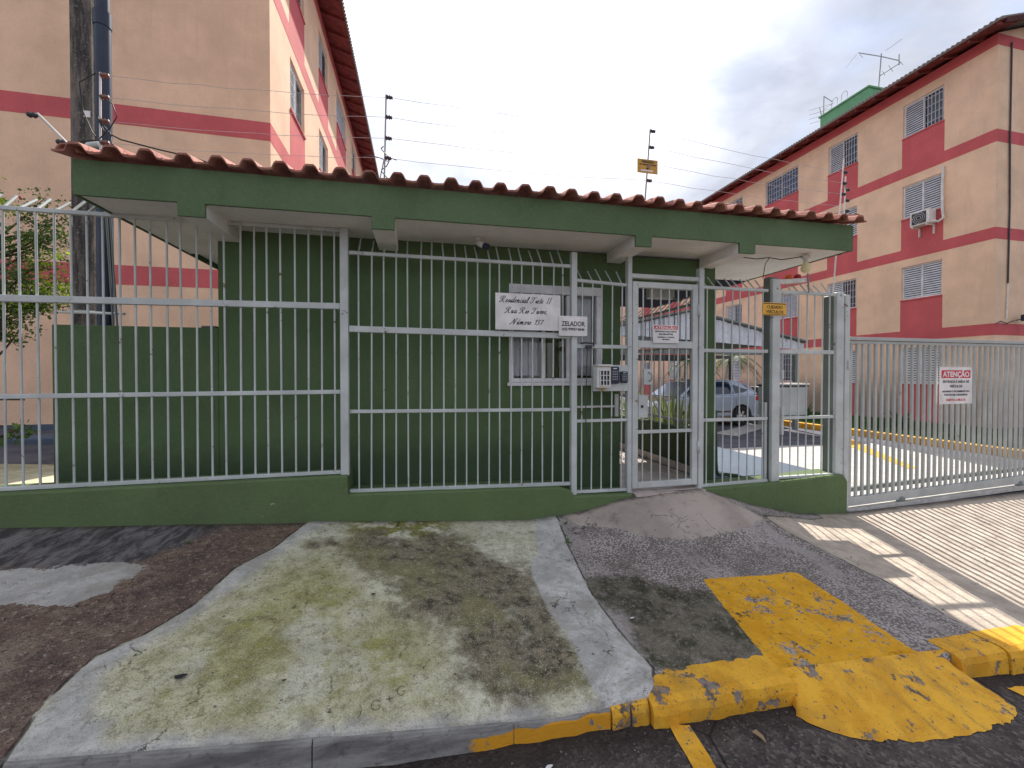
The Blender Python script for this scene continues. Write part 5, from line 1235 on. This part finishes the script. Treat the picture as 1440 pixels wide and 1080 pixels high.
leaf_cloud('low_sprigs', [((tx + .28, ty, gz + .42), .12), ((tx + .12, ty, gz + .3), .12)], m_leaf, tr_, .07, 30, .7, 8)
mb = MB(); mb.lathe([(0, 0), (.012, .02), (.008, .035), (0, .04)], 6, (-4.05, 5.3, 3.42)); tag(part('red_flower', mb, m_redp), 'single red flower above the left fence', 'flower')

def strap_plant(label, c_, n, h, mat, seed, spread=.5, wid=.03):
    t = thing('strappy_plant', label, 'plant', c_, 'strappy plants beyond the passage wall'); rg_ = random.Random(seed)
    for i in range(n):
        a = rg_.uniform(0, 6.28); l = h * rg_.uniform(.6, 1.15); s_ = spread * rg_.uniform(.3, 1); b0 = Vector(c_) + Vector((rg_.uniform(-.15, .15), rg_.uniform(-.15, .15), 0))
        mb = MB(); vs = []; sd_ = Vector((-math.sin(a), math.cos(a), 0))
        for j in range(6):
            u = j / 5; p = b0 + Vector((math.cos(a) * s_ * u ** 1.5, math.sin(a) * s_ * u ** 1.5, l * (u - .35 * u ** 3 * s_)))
            w_ = wid * (1 - u ** 2) * 1 + .002
            vs += [tuple(p + sd_ * w_), tuple(p - sd_ * w_)]
        mb.add(vs, [(2 * j, 2 * j + 1, 2 * j + 3, 2 * j + 2) for j in range(5)], True); part('leaf', mb, mat, t)
    return t
pos = [(3.6, 5.2), (3.9, 5.9), (3.7, 6.6), (4.1, 7.3), (3.6, 7.6), (4.4, 6.6), (3.75, 8.4), (4.5, 8.2)]
for i, (X, Y) in enumerate(pos):
    lb = ['nearest strappy plant by the passage wall', 'second strappy plant behind the passage bars', 'yellow striped leafy plant in the middle of the planter', 'strappy plant on the driveway side of the planter', 'tall strappy plant far along the passage wall', 'leafy plant nearest the parked car side', 'far clump of strappy leaves by the passage', 'last leafy plant in front of the parked car'][i]
    strap_plant(lb, (X, Y, .35), 34, random.uniform(.75, 1.1), m_strap, 20 + i, .5, .028)
mb = MB(); mb.box(3.25, 5.0, 4.25, 9.3, 0, .36); struct(part('planting_bed', mb, m_tar))
def palm(label, c_, h, n, L, seed, mat=m_palm):
    t = thing('palm', label, 'palm', c_); rg_ = random.Random(seed); c0 = Vector(c_)
    mb = MB(); mb.tube([c0, c0 + Vector((.05, 0, h * .5)), c0 + Vector((.02, 0, h))], [.10, .08, .07], 10); part('trunk', mb, m_bark, t)
    top = c0 + Vector((.02, 0, h))
    for i in range(n):
        a = 6.283 * i / n + rg_.uniform(-.2, .2); el = rg_.uniform(.1, .9); mb = MB(); pts = []
        for j in range(9):
            u = j / 8; pts.append(top + Vector((math.cos(a) * L * u * math.cos(el * .6), math.sin(a) * L * u * math.cos(el * .6), L * (el * u * .9 - .95 * u * u))))
        mb.tube(pts, [.014 * (1 - .8 * j / 8) for j in range(9)], 5)
        for j in range(1, 9):
            for q_ in (0, .33, .66):
                if j == 8 and q_: continue
                p = pts[j] + ((pts[j + 1] - pts[j]) * q_ if j < 8 else Vector()); d = (pts[j] - pts[j - 1]).normalized(); sd_ = d.cross(Vector((0, 0, 1))).normalized(); ll = L * .30 * (1.1 - .5 * abs(j / 8 - .4) * 2)
                for s_ in (-1, 1):
                    tip = p + sd_ * s_ * ll * .8 + d * ll * .5 + Vector((0, 0, -ll * .35)); mb.add([tuple(p - d * .012), tuple(p + d * .02), tuple(tip)], [(0, 1, 2)])
        part('frond', mb, mat, t)
    return t
palm('small palm with drooping fronds behind the parked car', (12.0, 13.9, -.05), 2.3, 13, 1.25, 3)
palm('darker palm half hidden behind the green pillar', (11.2, 15.2, -.03), 2.2, 13, 1.2, 9)
for i, (X, Y) in enumerate([(13.5, 9.0), (12.9, 11.5)]):
    t = thing('agave', ['dark spiky rosette on the lawn behind the sliding gate', 'spiky rosette further back on the lawn'][i], 'plant', (X, Y, .05)); rg_ = random.Random(i)
    for j in range(18):
        a = j * 2.4; mb = MB(); p = Vector((X, Y, .05)); e = .3 + .05 * j; tip = p + Vector((math.cos(a) * .7 * math.cos(e), math.sin(a) * .7 * math.cos(e), .75 * math.sin(e))); sd_ = Vector((-math.sin(a), math.cos(a), 0)) * .05; md = p.lerp(tip, .4) + Vector((0, 0, .05))
        mb.add([tuple(p - sd_ * .6), tuple(p + sd_ * .6), tuple(md + sd_), tuple(tip), tuple(md - sd_)], [(0, 1, 2, 4), (4, 2, 3)]); part('leaf', mb, m_palm, t)
# lawn blades near the kerb (one mass)
rng = np.random.default_rng(2); V = []; F = []
for _ in range(14000):
    X = rng.uniform(11.75, 15.7); Y = rng.uniform(4.3, 15.8); h = rng.uniform(.04, .12); a = rng.uniform(0, 6.28); i = len(V)
    V += [(X - .012 * math.cos(a), Y - .012 * math.sin(a), .05), (X + .012 * math.cos(a), Y + .012 * math.sin(a), .05), (X + rng.normal() * .03, Y + rng.normal() * .03, .05 + h)]; F.append((i, i + 1, i + 2))
me = bpy.data.meshes.new('grass'); me.from_pydata(V, [], F); me.materials.append(m_grass); go = link('grass', me); tag(go, 'short dark grass on the strip along the right block', 'grass'); go['kind'] = 'stuff'

# ------------------------------------------------------------------ carport and car
cpn = thing('carport', 'carport with white corrugated fascia sheets in front of the right block', 'carport', (8.3, 12, 0))
def corr(name, poly_top, poly_bot, Y, par):
    """ridged sheet between two polylines in X"""
    x0, x1 = poly_top[0][0], poly_top[-1][0]; mb = MB(); vs = []; n = int((x1 - x0) / .045)
    for i in range(n + 1):
        X = x0 + (x1 - x0) * i / n; y = Y + (.03 if (i // 2) % 2 else 0)
        vs += [(X, y, itp(X, *zip(*poly_bot))), (X, y, itp(X, *zip(*poly_top)))]
    mb.add(vs, [(2 * i, 2 * i + 2, 2 * i + 3, 2 * i + 1) for i in range(n)]); return part(name, mb, m_corr, par)
for xa, xb in ((4.3, 5.38), (5.39, 6.47), (6.48, 7.56), (7.57, 8.65), (8.66, 9.74), (9.75, 11.2)):
    T = [(4.3, 2.72), (5.48, 2.92), (7.32, 3.34), (11.2, 2.54)]; B_ = [(4.3, 2.55), (5.48, 2.66), (7.32, 2.57), (11.2, 2.34)]
    f = lambda L_, x_: itp(x_, *zip(*L_))
    xm = [xa] + [v for v in (5.48, 7.32) if xa < v < xb] + [xb]
    corr('corrugated_sheet', [(v, f(T, v)) for v in xm], [(v, f(B_, v)) for v in xm], 10, cpn)
mb = MB(); T2 = [(4.25, 2.72), (7.32, 3.36), (11.3, 2.55)]
for (xa, za), (xb, zb2) in zip(T2, T2[1:]): mb.hexa([(xa, 9.9, za + .01), (xb, 9.9, zb2 + .01), (xb, 15.5, zb2 + .01), (xa, 15.5, za + .01)], [(xa, 9.9, za + .05), (xb, 9.9, zb2 + .05), (xb, 15.5, zb2 + .05), (xa, 15.5, za + .05)])
part('roof', mb, m_dmetal, cpn)
for zz, yy in ((2.30, 10.1), (2.30, 12.8), (2.30, 15.3)):
    mb = MB(); mb.box(4.5, 11.1, yy, yy + .08, zz - .12, zz); part('beam', mb, m_dmetal, cpn)
for xx in (4.6, 11.0):
    for yy in (10.1, 15.3): mb = MB(); mb.box(xx, xx + .1, yy, yy + .1, -.3, 2.17); part('post', mb, m_dmetal, cpn, .005)

def car(label, x0, y0, z0, L=3.95):
    t = thing('parked_car', label, 'car', (x0 + L / 2, y0 + .85, z0))
    # side outline, X to the right is the rear; y0 is the near side
    rw, fw, rr = x0 + L - .72, x0 + .78, .34
    def arch(c_): return [(c_ + rr * math.cos(a) * 1.12, z0 + .31 + rr * math.sin(a) * 1.12) for a in np.linspace(0, math.pi, 11)][::-1]
    low = z0 + .24
    side = [(x0 + .02, z0 + .34), (x0 + .04, low)] + [(p[0], max(low, p[1])) for p in arch(fw)] + [(p[0], max(low, p[1])) for p in arch(rw)] + [(x0 + L - .06, low), (x0 + L, z0 + .42), (x0 + L + .01, z0 + .75), (x0 + L - .05, z0 + .98), (x0 + L - .30, z0 + 1.02),
            (x0 + 1.0, z0 + .96), (x0 + .35, z0 + .82), (x0 + .06, z0 + .66)]
    mb = MB(); mb.prism(side, y0, y0 + 1.68); b_ = part('body', mb, m_car, t, .045, None, 3)
    gh_ = [(x0 + .92, z0 + .955), (x0 + 1.55, z0 + 1.42), (x0 + 2.1, z0 + 1.50), (x0 + 3.1, z0 + 1.47), (x0 + 3.6, z0 + 1.36), (x0 + 3.88, z0 + 1.015)]
    mb = MB(); n = len(gh_); ins = .16
    mb.add([(x, y0 + .03 + (ins if z > z0 + 1.1 else 0), z) for x, z in gh_] + [(x, y0 + 1.65 - (ins if z > z0 + 1.1 else 0), z) for x, z in gh_],
           [tuple(range(n)), tuple(range(2 * n - 1, n - 1, -1))] + [(i, i + n, (i + 1) % n + n, (i + 1) % n) for i in range(n)])
    cab = part('cabin', mb, m_car, t, .03, None, 2)
    def sy(z): return y0 + .03 + ins * max(0, min(1, (z - z0 - 1.0) / .38)) - .012
    for poly, nm in ([[(1.15, 1.02), (1.62, 1.37), (2.12, 1.43), (2.12, 1.02)], 'side_window'], [[(2.18, 1.02), (2.18, 1.43), (2.85, 1.42), (2.95, 1.04)], 'side_window'], [[(3.02, 1.05), (2.93, 1.40), (3.2, 1.39), (3.5, 1.30), (3.58, 1.18), (3.35, 1.08)], 'quarter_window']):
        mb = MB(); mb.add([(x0 + a, sy(z0 + b), z0 + b) for a, b in poly], [tuple(range(len(poly)))]); part(nm, mb, m_cargl, cab)
    for c_ in (fw, rw):
        for yy, sgn in ((y0 + .02, -1), (y0 + 1.66, 1)):
            mb = MB(); mb.lathe([(.18, -.09), (.30, -.09), (.325, -.07), (.33, 0), (.325, .07), (.30, .09), (.18, .09)], 28, (c_, yy + .09 * -sgn, z0 + .315), 'Y'); wh = part('tyre', mb, m_tyre, t)
            mb = MB(); mb.lathe([(.235, -.085), (.215, -.075), (.21, -.05)], 24, (c_, yy + .09 * -sgn, z0 + .315), 'Y')
            for s_ in range(6):
                for o_ in (-.13, .13):
                    a = s_ * math.pi / 3 + o_; ca, sa_ = math.cos(a), math.sin(a); yk = yy + .09 * -sgn + sgn * .082; w_ = .022
                    mb.add([(c_ + ca * .04 - sa_ * w_, yk, z0 + .315 + sa_ * .04 + ca * w_), (c_ + ca * .04 + sa_ * w_, yk, z0 + .315 + sa_ * .04 - ca * w_), (c_ + ca * .225 + sa_ * w_, yk, z0 + .315 + sa_ * .225 - ca * w_), (c_ + ca * .225 - sa_ * w_, yk, z0 + .315 + sa_ * .225 + ca * w_)], [(0, 1, 2, 3)])
            mb.lathe([(0, sgn * .085), (.05, sgn * .084), (.055, sgn * .07)], 12, (c_, yy + .09 * -sgn, z0 + .315), 'Y'); part('rim', mb, m_rim, wh)
            mb = MB(); mb.lathe([(0, sgn * .02), (.215, sgn * .02)], 20, (c_, yy + .09 * -sgn, z0 + .315), 'Y'); part('brake_disc', mb, m_insd, wh)
    mb = MB(); mb.prism([(x0 + L - .30, z0 + .84), (x0 + L - .02, z0 + .80), (x0 + L + .0, z0 + .90), (x0 + L - .10, z0 + 1.0)], y0 - .008, y0 + .3); part('tail_light', mb, m_lamp_r, t, .01)
    mb = MB(); mb.prism([(x0 + .08, z0 + .62), (x0 + .42, z0 + .70), (x0 + .46, z0 + .80), (x0 + .22, z0 + .76)], y0 - .006, y0 + .25); part('headlight', mb, m_plate, t, .01)
    mb = MB(); mb.box(x0 + 1.2, x0 + 2.9, y0 - .012, y0 + .01, z0 + .45, z0 + .50); part('side_trim', mb, m_insd, t, .004)
    for xx in (1.98, 2.88): mb = MB(); mb.box(x0 + xx, x0 + xx + .14, y0 - .02, y0 + .0, z0 + .86, z0 + .89); part('door_handle', mb, m_car, t, .004)
    for xx in (1.14, 2.13, 3.0): mb = MB(); mb.box(x0 + xx, x0 + xx + .012, y0 - .003, y0 + .01, z0 + .38, z0 + .93); part('door_seam', mb, m_insd, t)
    mb = MB(); mb.box(x0 + 1.35, x0 + 1.48, y0 - .16, y0 + .02, z0 + .98, z0 + 1.10); part('mirror', mb, m_car, t, .02)
    return t
car('silver blue hatchback parked under the carport facing left', 6.90, 11.2, IG(9, 11.5) - .03, 3.95)

# ------------------------------------------------------------------ small things on the ground
mb = MB(); lp = Vector((1.505, 1.545, SG(1.5, 1.55) + .012))
mb.add([tuple(lp + Vector(p)) for p in [(-.012, .035, .0), (.006, .03, .012), (.018, .0, .006), (.004, -.035, .004), (-.012, -.01, .014), (0, 0, .001)]], [(0, 1, 5), (1, 2, 5), (2, 3, 5), (3, 4, 5), (4, 0, 5)], True)
tag(part('dry_leaf', mb, m_deadleaf), 'curled brown dry leaf on the asphalt below the yellow kerb', 'leaf')
lit = [(-1.03, 2.06, .016, 'black gum stain on the mossy slab near the kerb', m_black), (-.28, 2.62, .009, 'small dark stain in the middle of the slab', m_black), (-.60, 2.01, .006, 'tiny dark spot on the lower slab', m_black)]
for X, Y, r_, lb, mt in lit:
    mb = MB(); zc_ = G(X, Y) + .024; mb.add([(X + r_ * 1.5 * math.cos(a) * (1 + .3 * math.sin(3 * a)), Y + r_ * math.sin(a), zc_) for a in np.linspace(0, 6.28, 13)[:-1]], [tuple(range(12))]); tag(part('gum_spot', mb, mt), lb, 'stain')
for X, Y, lb in [(.52, 1.60, 'white bird dropping on the asphalt beside the kerb'), (1.27, 2.27, 'small white fleck on the dark mossy patch')]:
    mb = MB(); z_ = (SG if Y < 1.7 else G)(X, Y) + .01; mb.add([(X + .016 * math.cos(a) * (1 + .3 * math.sin(2 * a)), Y + .008 * math.sin(a), z_) for a in np.linspace(0, 6.28, 11)[:-1]], [tuple(range(10))]); tag(part('white_fleck', mb, m_plate), lb, 'fleck')
rng2 = random.Random(11); mb = MB()
for i in range(420):      # grit and crumbs along kerb and joints
    X = rng2.uniform(-1.3, 3.6); Y = rng2.choice([rng2.uniform(1.35, 1.68), rng2.uniform(1.9, 3.55)]); f_ = SG if Y < 1.7 else G
    if X > 1.8 and 1.3 < Y < 1.8: continue
    z_ = f_(X, Y) + (.012 if Y > 1.7 and X < 1.1 else .002); s_ = rng2.uniform(.002, .005)
    mb.box(X - s_, X + s_, Y - s_ * .8, Y + s_ * .8, z_, z_ + s_)
o = part('grit', mb, m_kgrey); tag(o, 'scattered grit and crumbs on pavement and gutter', 'grit'); o['kind'] = 'stuff'

sc_t = thing('scratched_letters', 'faint letters scratched into the mossy slab near the kerb', 'scratched letters', (-.15, 1.89, G(-.15, 1.89)))
def scratch(nm, pts):
    mb = MB(); mb.tube([(X, Y, G(X, Y) + .0165) for X, Y in pts], .0011, 5); part(nm, mb, m_bark, sc_t)
def arc(cx_, cy_, rx, ry, a0, a1, n=9): return [(cx_ + rx * math.cos(R(a0 + (a1 - a0) * i / n)), cy_ + ry * math.sin(R(a0 + (a1 - a0) * i / n))) for i in range(n + 1)]
scratch('bracket_stroke', arc(-.262, 1.835, .014, .03, -80, 80)); scratch('letter', arc(-.19, 1.86, .02, .025, 40, 320) + [(-.172, 1.858), (-.185, 1.858)])
scratch('plus_stroke', [(-.150, 1.885), (-.118, 1.890)]); scratch('plus_stroke', [(-.134, 1.872), (-.136, 1.905)])
scratch('letter', arc(-.085, 1.925, .018, .025, 40, 320) + [(-.068, 1.923), (-.080, 1.923)])
for wi_, (X, Y, n_, h_) in enumerate([(1.20, 3.17, 12, .035), (1.27, 3.45, 8, .025), (-1.60, 3.30, 9, .022), (.905, 1.845, 7, .02), (3.33, 3.36, 8, .025)]):
    lb = ['small green weed in the joint beside the pale concrete strip', 'tiny weed at the foot of the plinth near the entrance', 'tiny weed in the crack of the brown pavement', 'tiny weed in the gap between two yellow kerb pieces', 'tiny weed in the driveway joint by the short plinth'][wi_]
    t = thing('weed', lb, 'weed', (X, Y, G(X, Y))); rg_ = random.Random(wi_)
    for j in range(n_):
        a = rg_.uniform(0, 6.28); l = h_ * rg_.uniform(.6, 1.3); p = Vector((X, Y, G(X, Y) + .008)); tip = p + Vector((math.cos(a) * l, math.sin(a) * l, l * rg_.uniform(.2, .9))); sd_ = Vector((-math.sin(a), math.cos(a), 0)) * l * .22; md = p.lerp(tip, .55) + Vector((0, 0, .003))
        mb = MB(); mb.add([tuple(p), tuple(md + sd_), tuple(tip), tuple(md - sd_)], [(0, 1, 2, 3)]); part('leaf', mb, m_leaf, t)
